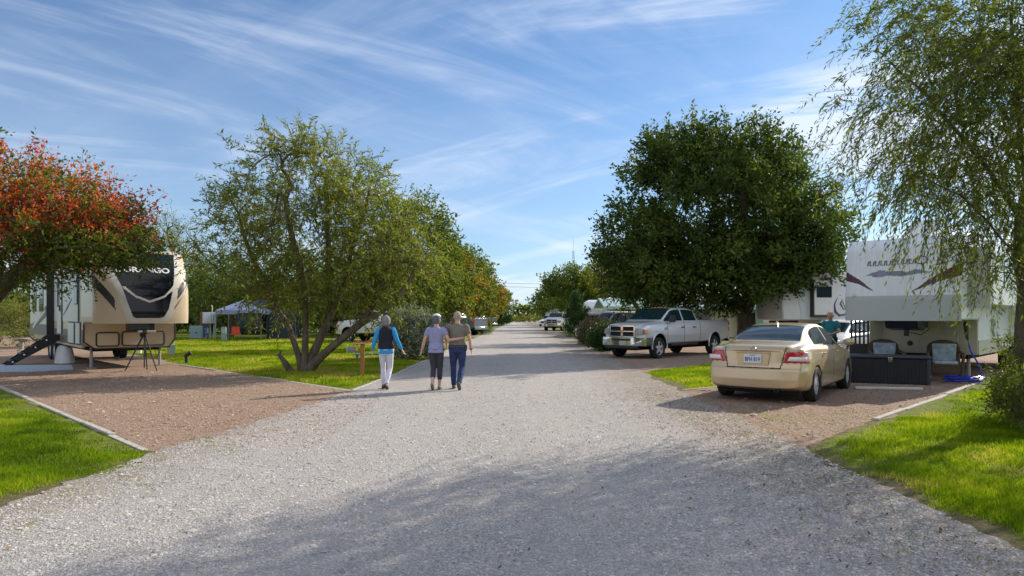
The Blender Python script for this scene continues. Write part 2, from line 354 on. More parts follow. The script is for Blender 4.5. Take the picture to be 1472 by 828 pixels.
for poly, soft in ((GRASS_L, 1), (GRASS_R, 1), (GRASS_I, 0), (GRASS_M, 0), (GRASS_F, 0)):
    for (y0, y1, dens, hh, ww) in ((2.6, 7.5, 6500, .050, .0045), (7.5, 11, 4200, .055, .006), (11, 16, 2400, .058, .008), (16, 24, 1000, .065, .013), (24, 36, 330, .07, .022), (36, 60, 130, .08, .035)):
        x, y = sample(poly, dens, (y0, y1))
        if not len(x): continue
        patch = vnoise(x, y, .8, 3) * .6 + vnoise(x, y, 3.1, 4) * .4
        e = edge_d(x, y, poly); keep = GR.random(len(x)) < np.clip(.55 + (patch - .35) * 2.2, .25, 1)
        keep &= GR.random(len(x)) < np.clip(e / (.5 if soft else .3) + .12 + (vnoise(x, y, 2.3, 7) - .5) * 1.6, 0, 1)
        x, y, e, patch = x[keep], y[keep], e[keep], patch[keep]
        bx.append(x); by.append(y); bh.append(hh * (.5 + .9 * patch) * GR.uniform(.6, 1.5, len(x)) * np.clip(.5 + e * 1.5, .5, 1)); bw.append(np.full(len(x), ww))
# sparse tufts straying on to the gravel edges
tx, ty, cl = [], [], 0
for _ in range(300):
    side = GR.random()
    if side < .3: cx, cy = -4.15 + abs(GR.normal(0, .5)), GR.uniform(4.2, 9)
    elif side < .72: cx, cy = 3.4 - abs(GR.normal(0, .6)), GR.uniform(4.3, 14)
    elif side < .86: cx, cy = GR.uniform(-9, -4), GR.uniform(9, 18)
    else: cx, cy = GR.uniform(3.3, 6), GR.uniform(9, 12)
    k = GR.integers(8, 60); s = GR.uniform(.03, .16)
    tx.append(cx + GR.normal(0, s, k)); ty.append(cy + GR.normal(0, s * .7, k))
tx = np.concatenate(tx); ty = np.concatenate(ty); bx.append(tx); by.append(ty); bh.append(GR.uniform(.010, .030, len(tx))); bw.append(np.full(len(tx), .006))
bx, by, bh, bw = map(np.concatenate, (bx, by, bh, bw)); n = len(bx)
ang = GR.uniform(0, 2 * np.pi, n); lean = GR.uniform(.1, .9, n) * bh; la = GR.uniform(0, 2 * np.pi, n)
A = np.stack([bx - np.cos(ang) * bw, by - np.sin(ang) * bw, np.full(n, .003)], 1); B_ = np.stack([bx + np.cos(ang) * bw, by + np.sin(ang) * bw, np.full(n, .003)], 1)
T_ = np.stack([bx + np.cos(la) * lean, by + np.sin(la) * lean, bh], 1)
me = npmesh('grass', np.stack([A, B_, T_], 1), np.arange(3 * n), nper=3)
def leaf_mat(name, stops, transl=.35, rough=.55, var=.2, gloss=.25):
    m = bpy.data.materials.new(name); m.use_nodes = True; t = m.node_tree; t.nodes.clear(); nn = t.nodes.new
    at = nn('ShaderNodeAttribute'); at.attribute_name = 'tint'; r = nn('ShaderNodeValToRGB'); e = r.color_ramp.elements
    while len(e) < len(stops): e.new(.5)
    for i, (p, c) in enumerate(stops): e[i].position = p; e[i].color = (*c, 1)
    t.links.new(at.outputs['Fac'], r.inputs[0])
    p = nn('ShaderNodeBsdfPrincipled'); p.inputs['Roughness'].default_value = rough; p.inputs['Specular IOR Level'].default_value = gloss
    tr = nn('ShaderNodeBsdfTranslucent'); mx = nn('ShaderNodeMixShader'); mx.inputs[0].default_value = transl
    br = nn('ShaderNodeMixRGB'); br.blend_type = 'MULTIPLY'; br.inputs[0].default_value = 1; br.inputs[2].default_value = (1.5, 1.5, .8, 1)
    t.links.new(r.outputs[0], p.inputs['Base Color']); t.links.new(r.outputs[0], br.inputs[1]); t.links.new(br.outputs[0], tr.inputs[0])
    t.links.new(p.outputs[0], mx.inputs[1]); t.links.new(tr.outputs[0], mx.inputs[2]); o = nn('ShaderNodeOutputMaterial'); t.links.new(mx.outputs[0], o.inputs[0]); return m
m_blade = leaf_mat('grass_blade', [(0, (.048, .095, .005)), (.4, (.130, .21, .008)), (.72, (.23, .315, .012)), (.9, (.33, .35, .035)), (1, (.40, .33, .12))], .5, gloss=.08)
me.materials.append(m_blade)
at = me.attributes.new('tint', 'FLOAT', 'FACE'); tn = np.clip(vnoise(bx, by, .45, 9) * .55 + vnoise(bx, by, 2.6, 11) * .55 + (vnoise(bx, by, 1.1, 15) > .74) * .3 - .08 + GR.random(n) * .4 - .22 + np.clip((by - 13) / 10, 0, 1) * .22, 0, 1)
at.data.foreach_set('value', tn.astype(np.float32))
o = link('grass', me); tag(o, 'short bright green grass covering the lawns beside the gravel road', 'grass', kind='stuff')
print('blades', n)
# stones
def stones(name, polys, spec, cols_, label, seed):
    R = np.random.default_rng(seed); xs, ys, ss = [], [], []
    for y0, y1, dens, s0 in spec:
        x, y = sample(polys, dens, (y0, y1)); xs.append(x); ys.append(y); ss.append(s0 * R.lognormal(0, .38, len(x)))
    x, y, s = map(np.concatenate, (xs, ys, ss)); n = len(x)
    base = np.array([(1, 0, 0), (0, 1, 0), (-1, 0, 0), (0, -1, 0), (0, 0, 1), (.6, .5, -.5)], float); base = base[None] * R.uniform(.6, 1.25, (n, 6, 1)) + R.normal(0, .14, (n, 6, 3))
    base[:, :, 0] *= R.uniform(.8, 1.6, (n, 1)); base[:, :, 2] *= R.uniform(.35, .8, (n, 1)); base *= s[:, None, None]
    a = R.uniform(0, 2 * np.pi, n); c, q = np.cos(a)[:, None], np.sin(a)[:, None]
    V = np.stack([base[:, :, 0] * c - base[:, :, 1] * q + x[:, None], base[:, :, 0] * q + base[:, :, 1] * c + y[:, None], base[:, :, 2] + .012 + s[:, None] * .1], 2)
    fc = np.array([(0, 1, 4), (1, 2, 4), (2, 3, 4), (3, 0, 4)])[None] + (np.arange(n) * 6)[:, None, None]
    me = npmesh(name, V, fc, nper=3); at = me.attributes.new('tint', 'FLOAT', 'FACE'); at.data.foreach_set('value', np.repeat(R.random(n), 4).astype(np.float32))
    m = bpy.data.materials.new(name + '_stone'); m.use_nodes = True; t = m.node_tree; p = t.nodes['Principled BSDF']; p.inputs['Roughness'].default_value = .9; p.inputs['Specular IOR Level'].default_value = .25
    r = t.nodes.new('ShaderNodeValToRGB'); e = r.color_ramp.elements; e.new(.4); e.new(.8)
    for i, cc in enumerate(cols_): e[i].color = (*cc, 1); e[i].position = (0, .3, .7, 1)[i]
    av = t.nodes.new('ShaderNodeAttribute'); av.attribute_name = 'tint'; t.links.new(av.outputs['Fac'], r.inputs[0]); t.links.new(r.outputs[0], p.inputs['Base Color']); me.materials.append(m)
    o = link(name, me); tag(o, label, 'gravel', kind='stuff'); print(name, n)
stones('gravel', ROADP, ((3.4, 6, 3000, .0068), (6, 9, 1300, .0078), (9, 14, 400, .009), (14, 24, 50, .011)), LIGHT_GRAVEL, 'loose pale grey stones strewn over the gravel road', 21)
stones('gravel', [(-2.4, 8.2), (-4.3, 8.2), (-10.2, 14.2), (-14, 18), (-12, 23), (-3.4, 14.4), (-2.4, 14)], ((8, 12, 420, .010), (12, 20, 130, .013)), RED_GRAVEL, 'loose reddish brown stones on the left driveway', 22)
stones('gravel', [(2.6, 8.2), (3.5, 8.4), (5.6, 10.5), (13, 18.2), (12, 23), (5, 15.3), (3.3, 14.2), (2.6, 13.5)], ((8, 12, 420, .010), (12, 20, 130, .013)), RED_GRAVEL, 'loose reddish brown stones around the gold sedan', 23)
# fallen leaves
n = 1500; fx = np.concatenate([GR.uniform(-9, 5, n), 3.3 - np.abs(GR.normal(0, .9, 2200)), GR.normal(-7, 2.5, 500)]); fy = np.concatenate([4 + 16 * GR.random(n) ** .8, GR.uniform(4, 15, 2200), GR.normal(14, 3, 500)]); n = len(fx)
s = GR.uniform(.007, .022, n); a = GR.uniform(0, 6.28, n); tl = GR.uniform(-.5, .5, n)
q = np.array([(-1, 0), (0, -.5), (1, 0), (0, .5)]); V = np.zeros((n, 4, 3))
V[:, :, 0] = (q[None, :, 0] * np.cos(a)[:, None] - q[None, :, 1] * np.sin(a)[:, None]) * s[:, None] + fx[:, None]; V[:, :, 1] = (q[None, :, 0] * np.sin(a)[:, None] + q[None, :, 1] * np.cos(a)[:, None]) * s[:, None] + fy[:, None]
V[:, :, 2] = .026 + q[None, :, 0] * (tl * s)[:, None]
m_dead = leaf_mat('dead_leaf', [(0, (.05, .028, .012)), (.6, (.16, .085, .03)), (1, (.32, .20, .07))], .15)
me = npmesh('fallen_leaves', V, np.arange(4 * n), [m_dead]); at = me.attributes.new('tint', 'FLOAT', 'FACE'); at.data.foreach_set('value', GR.random(n).astype(np.float32))
tag(link('fallen_leaves', me), 'small brown fallen leaves scattered on the gravel', 'leaves', kind='stuff')
# ------------------------------------------------------------------ trees
m_bark = M('grey_bark', (.10, .078, .06), .95, var=.45, scale=9, bump=1.0, bscale=22, stretch=(1, 1, .25))
m_bark_pale = M('pale_bark', (.115, .09, .065), .95, var=.6, scale=9, bump=1.0, bscale=26, stretch=(1, 1, .25))
def leaves_mesh(name, pos, axis, ln, wd, tint, mat, rng, fold=.25):
    n = len(pos); axis = axis / (np.linalg.norm(axis, axis=1, keepdims=True) + 1e-9)
    r = rng.normal(0, 1, (n, 3)); side = np.cross(axis, r); side /= (np.linalg.norm(side, axis=1, keepdims=True) + 1e-9); nor = np.cross(axis, side)
    l = ln[:, None]; w_ = wd[:, None]
    V = np.stack([pos, pos + axis * l * .45 + side * w_ * .5 + nor * w_ * fold, pos + axis * l, pos + axis * l * .45 - side * w_ * .5 + nor * w_ * fold], 1)
    me = npmesh(name, V, np.arange(4 * n), [mat]); at = me.attributes.new('tint', 'FLOAT', 'FACE'); at.data.foreach_set('value', np.clip(tint, 0, 1).astype(np.float32)); return me
def tree(label, base, stems, lobes, ncl, mat, seed, leaf=(.10, .045), per=(6, 9), twig=.5, spread=.35, droop=0., bark=None, name='tree', cat='tree', group=None,
         tintfn=None, r0=.2, inner=.35, clus_col=.5, wood_min=.006, up=.25, twigwood=True, rt=.6, flat=1., rexp=.5, minz=.3, kink=.03, keep=None, pin=.45, pj=.08):
    """stems: lists of (x,y,z) relative to base; lobes: (cx,cy,cz,rx,ry,rz,weight)"""
    rng = np.random.default_rng(seed); bark = bark or m_bark
    root = thing(name, label, cat, (base[0], base[1], 0), 0, group)
    nodes = []; par = []; chains = []
    for st in stems:
        st = [np.array(p, float) for p in st]; ch = []
        if len(st[0]) and nodes and st[0] is not None and np.linalg.norm(st[0]) > .5:
            d = [np.linalg.norm(nodes[i] - st[0]) for i in range(len(nodes))]; p0 = int(np.argmin(d)); ch.append(p0); prev = p0; st = st[1:]; a = nodes[p0]
        else: nodes.append(st[0]); par.append(-1); prev = len(nodes) - 1; ch.append(prev); a = st[0]; st = st[1:]
        for q in st:
            k = max(1, int(np.linalg.norm(q - a) / .45))
            for j in range(1, k + 1):
                pt = a + (q - a) * j / k + (rng.normal(0, kink, 3) if j < k else 0); nodes.append(pt); par.append(prev); prev = len(nodes) - 1; ch.append(prev)
            a = q
        chains.append(ch)
    W = np.array([l[6] for l in lobes], float); W /= W.sum(); tg = []
    while len(tg) < ncl:
        l = lobes[rng.choice(len(lobes), p=W)]; d = rng.normal(0, 1, 3); d /= np.linalg.norm(d); r = rng.uniform(inner, 1) ** .5
        p = np.array(l[:3]) + d * np.array(l[3:6]) * r * rng.uniform(.86, 1.06)
        if p[2] > minz and (keep is None or keep(p)): tg.append(p)
    tg = np.array(tg); cen = nodes[chains[0][0]]
    b0 = np.array([c_[-1] for c_ in [[nodes[i] for i in ch] for ch in chains]])
    dist = np.min(np.linalg.norm(tg[:, None] - b0[None], axis=2), axis=1); order = np.argsort(dist)
    ends = []; cdir = []
    NA = np.array(nodes)
    for i in order:
        t = tg[i]; dv = t - NA; d = np.linalg.norm(dv, axis=1); pen = np.where(NA[:, 2] > t[2] + .3 + droop * 2, 1.5, 0) * (NA[:, 2] - t[2]) + (NA[:, 2] < .6) * 3
        j = int(np.argmin(d + np.maximum(pen, 0))); a = NA[j]; D = np.linalg.norm(t - a); k = max(1, min(6, int(D / .4)))
        bow = np.array([0, 0, 1.]) * D * (up * .35) + rng.normal(0, .07, 3) * D; prev = j; ch = [j]; new = []
        for q in range(1, k + 1):
            s_ = q / k; pt = a + (t - a) * s_ + bow * math.sin(math.pi * s_) * .6 + (rng.normal(0, .035, 3) * min(D, 1) if q < k else 0); nodes.append(pt); par.append(prev); prev = len(nodes) - 1; ch.append(prev); new.append(pt)
        NA = np.vstack([NA, new]); chains.append(ch); ends.append(prev); e = t - a; cdir.append(e / (np.linalg.norm(e) + 1e-6))
    kids = [[] for _ in nodes]
    for i, p in enumerate(par):
        if p >= 0: kids[p].append(i)
    for _ in range(3):
        NB = NA.copy()
        for i, p in enumerate(par):
            if p >= 0 and kids[i]: NB[i] = .5 * NA[i] + .25 * NA[p] + .25 * NA[kids[i]].mean(0)
        NA = NB
    nodes = list(NA)
    cnt = np.zeros(len(nodes))
    for e in ends: cnt[e] += 1
    for i in range(len(nodes) - 1, -1, -1):
        if par[i] >= 0: cnt[par[i]] += cnt[i]
    mx = max(cnt.max(), 1); rad = np.maximum(r0 * (np.maximum(cnt, .6) / mx) ** rexp, wood_min)
    mb = MB()
    for ci, ch in enumerate(chains):
        if len(ch) < 2: continue
        rr = [rad[i] for i in ch]; rr[0] = min(rr[0], rad[ch[1]] * 1.25)
        if ci < len(stems) and nodes[ch[0]][2] < .3: rr[0] *= 1.45; rr[1] *= 1.1
        mb.tube([nodes[i] for i in ch], rr, 10 if rr[0] > .06 else (6 if rr[0] > .02 else 4))
    # twigs and leaves
    ends_p = NA[ends]; cdir = np.array(cdir); nt_ = per[0]; nl = per[1]; n = len(ends_p)
    oc = ends_p.mean(0); outw = ends_p - oc; outw /= (np.linalg.norm(outw, axis=1, keepdims=True) + 1e-6)
    st = np.repeat(ends_p, nt_, 0) + rng.normal(0, spread * .35, (n * nt_, 3)) * np.array([1, 1, flat]); 
    dr = np.repeat(outw * .5 + cdir * .35, nt_, 0) + rng.normal(0, .55, (n * nt_, 3)); dr[:, 2] += up * .6; dr /= np.linalg.norm(dr, axis=1, keepdims=True)
    tl = twig * rng.uniform(.5, 1.25, n * nt_)
    ts = (np.arange(nl)[None] + rng.random((len(st), nl)) * .8 + .6) / nl
    grav = np.zeros((1, 1, 3)); grav[0, 0, 2] = -1
    pos = st[:, None] + dr[:, None] * (tl[:, None] * ts)[:, :, None] + grav * (droop * tl[:, None] * ts ** 2)[:, :, None]
    perp = np.cross(dr, rng.normal(0, 1, dr.shape)); perp /= (np.linalg.norm(perp, axis=1, keepdims=True) + 1e-9); alt = np.where(np.arange(nl) % 2, 1., -1.)[None, :, None]
    ax = dr[:, None] * .7 + perp[:, None] * alt * pin + grav * (droop * 1.6 * ts)[:, :, None] + rng.normal(0, rt, pos.shape)
    pos = pos.reshape(-1, 3) + rng.normal(0, spread * pj, (pos.shape[0] * nl, 3)); ax = ax.reshape(-1, 3); m_ = len(pos)
    ct = np.repeat(rng.random(n), nt_ * nl); tint = clus_col * ct + (1 - clus_col) * rng.random(m_)
    if tintfn is not None: tint = tintfn(pos, tint, rng, ct)
    k = pos[:, 2] > .05; pos, ax, tint = pos[k], ax[k], tint[k]; m_ = len(pos)
    sz = rng.uniform(.65, 1.3, m_)
    if twigwood:
        for i in range(0, len(st)):
            a = st[i]; d = dr[i]; L_ = tl[i]; mb.tube([a - d * .05, a + d * L_ * .5 - np.array([0, 0, droop * L_ * .25]), a + d * L_ - np.array([0, 0, droop * L_])], [wood_min, wood_min * .8, wood_min * .4], 3)
    t_ = mb.build('trunk', bark, root, ang=80)
    c_ = link('crown', leaves_mesh('crown', pos, ax, leaf[0] * sz, leaf[1] * sz, tint, mat, rng), root)
    return root
OAK = leaf_mat('oak_leaf', [(0, (.026, .05, .010)), (.5, (.054, .09, .014)), (.85, (.10, .14, .02)), (1, (.17, .19, .03))], .38, .6, gloss=.3)
WIL = leaf_mat('willow_leaf', [(0, (.075, .11, .014)), (.5, (.155, .19, .024)), (.85, (.235, .25, .04)), (1, (.27, .20, .07))], .45)
REDL = leaf_mat('autumn_leaf', [(0, (.045, .085, .008)), (.3, (.10, .15, .016)), (.52, (.19, .20, .025)), (.62, (.50, .22, .035)), (.8, (.54, .11, .04)), (1, (.42, .055, .03))], .45, .55)
MIX = leaf_mat('street_leaf', [(0, (.05, .08, .010)), (.45, (.10, .14, .016)), (.74, (.17, .19, .022)), (.88, (.27, .17, .03)), (1, (.32, .12, .03))], .42, .6)
BGL = leaf_mat('woodland_leaf', [(0, (.045, .08, .012)), (.5, (.09, .135, .018)), (1, (.16, .19, .03))], .4)
YEL = leaf_mat('brush_leaf', [(0, (.07, .10, .02)), (.5, (.16, .18, .035)), (1, (.30, .27, .07))], .4)
SIL = leaf_mat('silver_leaf', [(0, (.12, .155, .11)), (.5, (.24, .28, .21)), (1, (.46, .50, .40))], .25)
CON = leaf_mat('conifer_leaf', [(0, (.02, .05, .012)), (.6, (.04, .09, .02)), (1, (.07, .13, .03))], .15)
DRY = leaf_mat('dry_leaf', [(0, (.07, .055, .035)), (.5, (.14, .11, .07)), (1, (.26, .21, .13))], .25)
VIV = leaf_mat('right_willow_leaf', [(0, (.05, .075, .012)), (.5, (.12, .16, .02)), (.9, (.21, .25, .03)), (1, (.24, .16, .05))], .45)

# big round oak on the right
def oak_t(p, t, r, c): return t
tree('large round dark green oak with thick trunk behind the gold sedan', (10.35, 30.2), [[(0, 0, 0), (.05, 0, 1.1), (.1, .1, 1.9)], [(.1, .1, 1.9), (-1.4, .3, 3.6), (-3.2, .2, 5.4)], [(.1, .1, 1.9), (1.2, .2, 3.8), (2.2, 0, 5.8)], [(.1, .1, 1.9), (-.2, -.6, 4), (-.4, -.8, 7.4)], [(.1, .1, 1.9), (-2.2, -1.2, 2.6), (-4.2, -1.6, 3.1)]],
     [(-1.6, 0, 6.2, 4.7, 4.4, 3.9, 5), (1.3, 0, 5.2, 3.0, 3.6, 3.3, 2.2), (-4.4, -.4, 4.0, 2.5, 3.0, 2.2, 2), (-.3, 0, 8.3, 2.6, 2.6, 2.0, 1.2), (2.3, -.3, 4.5, 2.1, 2.6, 2.3, 1.3), (-3.0, -.2, 8.2, 2.1, 2, 1.6, .9), (-2, -1, 3.0, 3.9, 2.6, 1.3, 1.8), (1.5, -1, 3.0, 2.4, 2.2, 1.2, .9)],
     1250, OAK, 1, leaf=(.17, .085), per=(12, 8), twig=.55, spread=.55, clus_col=.65, r0=.40, inner=.15, wood_min=.008, up=.3, twigwood=False, minz=1.75, rexp=.62, keep=lambda p: p[0] < -.6 or p[2] > (2.75 if p[0] < 2.0 else 3.3))
tree('darker brownish green tree with several thin trunks in front of the green-roofed building', (8.6, 41), [[(0, 0, 0), (-.3, 0, 1.2), (-1.5, 0, 2.6)], [(.3, 0, 0), (.5, 0, 1.3), (1.3, 0, 2.9)], [(-.2, 0, 0), (-.8, 0, 1.0), (-2.6, 0, 2.2)]],
     [(-2.0, 0, 4.3, 2.5, 2.6, 1.5, 1), (.6, 0, 4.3, 2.8, 2.6, 1.6, 1)], 190, MIX, 2, leaf=(.16, .08), per=(8, 7), twig=.6, spread=.7, r0=.13, twigwood=False, inner=.2, minz=2.7)
# multi-stemmed airy tree on the lawn
wst = [[(0, 0, 0), (-.22, .1, .9), (-.95, .1, 2.3), (-1.7, .2, 3.7), (-2.0, .1, 4.9)], [(.05, 0, 0), (.1, -.1, 1.2), (.05, -.1, 2.6), (-.45, 0, 4.2), (-.2, 0, 5.6)],
       [(.1, .1, 0), (.75, .1, 1.35), (1.2, .2, 2.6), (1.6, .2, 4.2), (2.2, .1, 5.7)], [(.15, -.05, 0), (.95, -.3, .85), (1.9, -.4, 1.45), (2.9, -.5, 2.0), (3.5, -.6, 3.2)],
       [(.75, .1, 1.35), (.7, .5, 2.8), (.4, .7, 4.8), (.55, .6, 6.0)], [(1.9, -.4, 1.45), (2.4, 0, 2.8), (3.0, .2, 4.2)], [(-.22, .1, .9), (-.7, -.4, 1.9), (-2.2, -.7, 2.9), (-3.0, -.8, 4.0)]]
tree('airy multi-stemmed tree with narrow leaves standing on the left lawn', (-6.0, 19.5), wst,
     [(.1, 0, 4.8, 2.5, 2.3, 1.7, 3), (2.0, 0, 4.2, 1.9, 2.1, 1.6, 2.2), (-1.6, 0, 4.1, 1.6, 1.8, 1.4, 1.5), (2.8, -.1, 3.0, 1.2, 1.5, 1.1, 1.2), (.5, 0, 3.2, 2.4, 1.8, 1.2, 1.5), (.1, 0, 6.15, 1.2, 1.1, .75, .6), (-1.3, .2, 2.7, 1.2, 1.2, .9, .6), (.3, -.2, 2.3, 1.9, 1.0, .8, .8), (2.0, -.3, 2.1, 1.1, 1.0, .7, .5)],
     540, WIL, 3, leaf=(.14, .036), per=(5, 14), twig=.66, rt=.3, pin=.65, pj=.02, spread=.6, droop=.25, bark=m_bark_pale, r0=.115, rexp=.55, kink=.085, inner=.05, wood_min=.005, up=.4)
mb = MB(); mb.tube([(-.25, -.1, -.05), (-.42, -.15, .25), (-.62, -.12, .5), (-.55, -.1, .62)], [.10, .085, .05, .012], 9)
o = mb.build('stump', m_bark, [x for x in bpy.data.objects if x.name.startswith('tree') and x.location.y == 19.5][0] if False else None)
o.location = (-6.0, 19.5, 0); tag(o, 'dark pointed broken stump at the foot of the multi-stemmed tree', 'stump')
# red-tipped tree, left edge
def red_t(p, t, r, c):
    up = np.clip((p[:, 2] - 2.5) / 1.0, 0, 1); right = np.clip((p[:, 0] - 2.2) / 1.5, 0, 1) * np.clip((3.9 - p[:, 2]) / .8, 0, 1); redc = np.clip((c - .28) * 4, 0, 1)
    return np.where(r.random(len(p)) < up * (1 - .85 * right) * redc, .56 + .44 * t, t * .5)
tree('autumn tree with orange red top and green underside at the left edge', (-13.4, 16.2), [[(0, 0, 0), (.3, 0, 1.2), (1.3, 0, 2.3), (2.3, .1, 3.1)], [(1.3, 0, 2.3), (.8, .2, 3.6), (.2, .2, 4.6)], [(.3, 0, 1.2), (-.8, .1, 2.6), (-1.6, .2, 3.8)]],
     [(1.4, 0, 3.95, 2.6, 2.4, 1.75, 3), (3.0, -.1, 3.55, 1.75, 1.9, 1.15, 2), (-.3, 0, 4.3, 2.3, 2.2, 1.65, 1.7), (3.7, -.3, 3.05, 1.3, 1.4, .65, 1)],
     660, REDL, 4, leaf=(.10, .048), per=(8, 9), twig=.42, spread=.5, r0=.24, rexp=.5, inner=.2, tintfn=red_t, wood_min=.005, clus_col=.3, minz=2.15, keep=lambda p: p[0] < 3.0 or p[2] > 2.95)
# weeping tree at the right edge (foreground)
rst = [[(0, 0, 0), (0, 0, 1.4), (-.1, 0, 2.6), (.1, .1, 3.8), (-.1, .1, 5.8), (-.2, .1, 7)], [(-.1, 0, 2.4), (-.9, -.3, 3.1), (-1.6, -.5, 3.5), (-2.1, -.7, 3.5)], [(0, .05, 3.1), (-.8, .2, 4.4), (-1.5, .3, 5.2), (-1.9, .4, 5.6)],
       [(.1, .1, 3.8), (1.3, .5, 5.0), (2.6, .8, 6)], [(-.1, 0, 2.0), (1.0, -.2, 3.2), (2.4, -.4, 4.0)], [(.1, 0, 2.8), (0, -1.0, 4.0), (-.2, -1.8, 4.8)]]
tree('large weeping tree with fine drooping leaves at the right edge', (7.75, 10.3), rst,
     [(-.75, 0, 4.7, 1.75, 2.0, 1.5, 3.2), (-.6, 0, 6.2, 1.75, 2.0, 1.4, 3.0), (-1.1, -.2, 3.8, 1.1, 1.4, .7, .8), (1.2, 0, 5.3, 2.4, 2.4, 2, 2.0), (-.5, -.1, 2.7, .75, 1.0, .7, .5), (-.1, -1.3, 4.9, 1.6, 1.2, 1.4, 1.0), (2.0, -1.0, 3.8, 1.8, 1.8, 1.4, .9)],
     560, VIV, 5, leaf=(.10, .024), per=(5, 20), twig=.8, rt=.22, pin=.75, pj=.012, spread=.6, droop=.75, bark=m_bark, r0=.14, rexp=1.0, inner=.1, wood_min=.0035, up=.1, minz=2.0)
tree('tall leafy tree beyond the right edge shading the road', (16.5, 6.0), [[(0, 0, 0), (0, 0, 3), (-.3, 0, 6.5)], [(0, 0, 3), (-2, .3, 5), (-3, .3, 6)]],
     [(-.5, 0, 6.2, 4.2, 3.8, 2.6, 3), (-3, .5, 5.2, 2.4, 2.4, 1.8, 1)], 260, WIL, 6, leaf=(.2, .07), per=(7, 8), twig=.6, spread=.8, r0=.22, twigwood=False, inner=.1)
# leafy shoots beside its trunk
for i, (x, y, h, lab) in enumerate([(7.85, 10.5, 1.35, 'tall bright green leafy shoots at the foot of the weeping tree'), (7.15, 9.4, .65, 'low feathery green sapling on the right lawn nearest the camera'), (8.05, 9.9, 1.5, 'bushy green shoots against the trunk of the weeping tree')]):
    tree(lab, (x, y), [[(0, 0, 0), (.02, 0, h * .5), (-.05, 0, h * .9)], [(0, 0, 0), (.2, .1, h * .7)], [(0, 0, 0), (-.25, 0, h * .6)]],
         [(0, 0, h * .62, .42 + .1 * i, .4, h * .42, 1)], 42, VIV, 50 + i, leaf=(.10, .02), per=(5, 10), twig=.28, spread=.2, droop=.2, r0=.018, wood_min=.003, inner=0, name='shrub', cat='shrub', minz=.12)
# row of trees along the left side of the road
rowspec = [(-4.6, 33.5, 7.6, 2.6, 'first and tallest bushy tree of the row left of the road'), (-4.3, 46.5, 6.7, 2.5, 'second tree of the row left of the road, yellowish green'), (-4.0, 61, 7.6, 2.8, 'third tree of the row left of the road'), (-3.7, 78, 6.9, 2.8, 'fourth tree of the row left of the road, turning orange'), (-3.3, 96, 7.0, 3.2, 'fifth tree of the row left of the road, reddish'), (-2.7, 122, 7.0, 3.4, 'last far tree of the row left of the road')]
for i, (x, y, h, r, lab) in enumerate(rowspec):
    def rt_(p, t, rr, c, i=i): return t * (.7, .95, .75, .85, .8, .7)[i] + (.02, .14, .05, .38, .42, .1)[i] * (c > .45)
    tree(lab, (x, y), [[(0, 0, 0), (0, 0, 1.7), (0, 0, 3.2)], [(0, 0, 1.7), (-.9, 0, 3.4)], [(0, 0, 1.7), (.9, .1, 3.6)]],
         [(0, 0, h * .56, r, r, h * .36, 3), (.1, 0, h * .74, r * .62, r * .62, h * .25, 1.1), (-.5, -.2, h * .42, r * .9, r * .9, h * .2, 1)], 260 - i * 25, MIX, 20 + i, leaf=(.17 + .02 * i, .09 + .012 * i), per=(8, 7), twig=.55, spread=.6,
         r0=.13, twigwood=False, inner=.25, tintfn=rt_, group='row of trees along the left side of the road', minz=1.5)
# right side, far
tree('mid green tree with open crown beyond the far right hedge', (7.6, 78), [[(0, 0, 0), (0, 0, 2.5), (-.2, 0, 5)], [(0, 0, 2), (-1.6, 0, 4.6)], [(0, 0, 2), (1.5, 0, 4.4)]],
     [(-.6, 0, 5.0, 3.4, 3, 2.1, 2), (1.6, 0, 4.3, 2.8, 3, 2.2, 1.6), (-2.9, 0, 4.8, 1.4, 1.5, 1.3, .5)], 230, BGL, 30, leaf=(.26, .14), per=(8, 7), twig=.7, spread=.85, r0=.2, twigwood=False, inner=.15)
tree('brownish green tree behind the white motorhome', (12.5, 70), [[(0, 0, 0), (0, 0, 2.5), (0, 0, 4.5)]], [(0, 0, 5.2, 3.6, 3, 2.6, 2), (-2, 0, 4.2, 2.2, 2.2, 1.8, 1)], 170, MIX, 31, leaf=(.26, .14), per=(8, 7), twig=.7, spread=.85, r0=.2, twigwood=False)
for i, (x, y, h, r, m_, lab) in enumerate([(6.6, 118, 6.5, 3.2, BGL, 'round green tree past the far pickups on the right'), (9.5, 100, 7.0, 3.2, BGL, 'tall green tree left of the radio mast'), (8.6, 140, 4.4, 3.0, YEL, 'small yellow green tree near the far end of the road')]):
    tree(lab, (x, y), [[(0, 0, 0), (0, 0, h * .4), (0, 0, h * .7)]], [(0, 0, h * .62, r, r, h * .36, 1)], 110, m_, 33 + i, leaf=(.36, .2), per=(7, 6), twig=.8, spread=.9, r0=.16, twigwood=False)
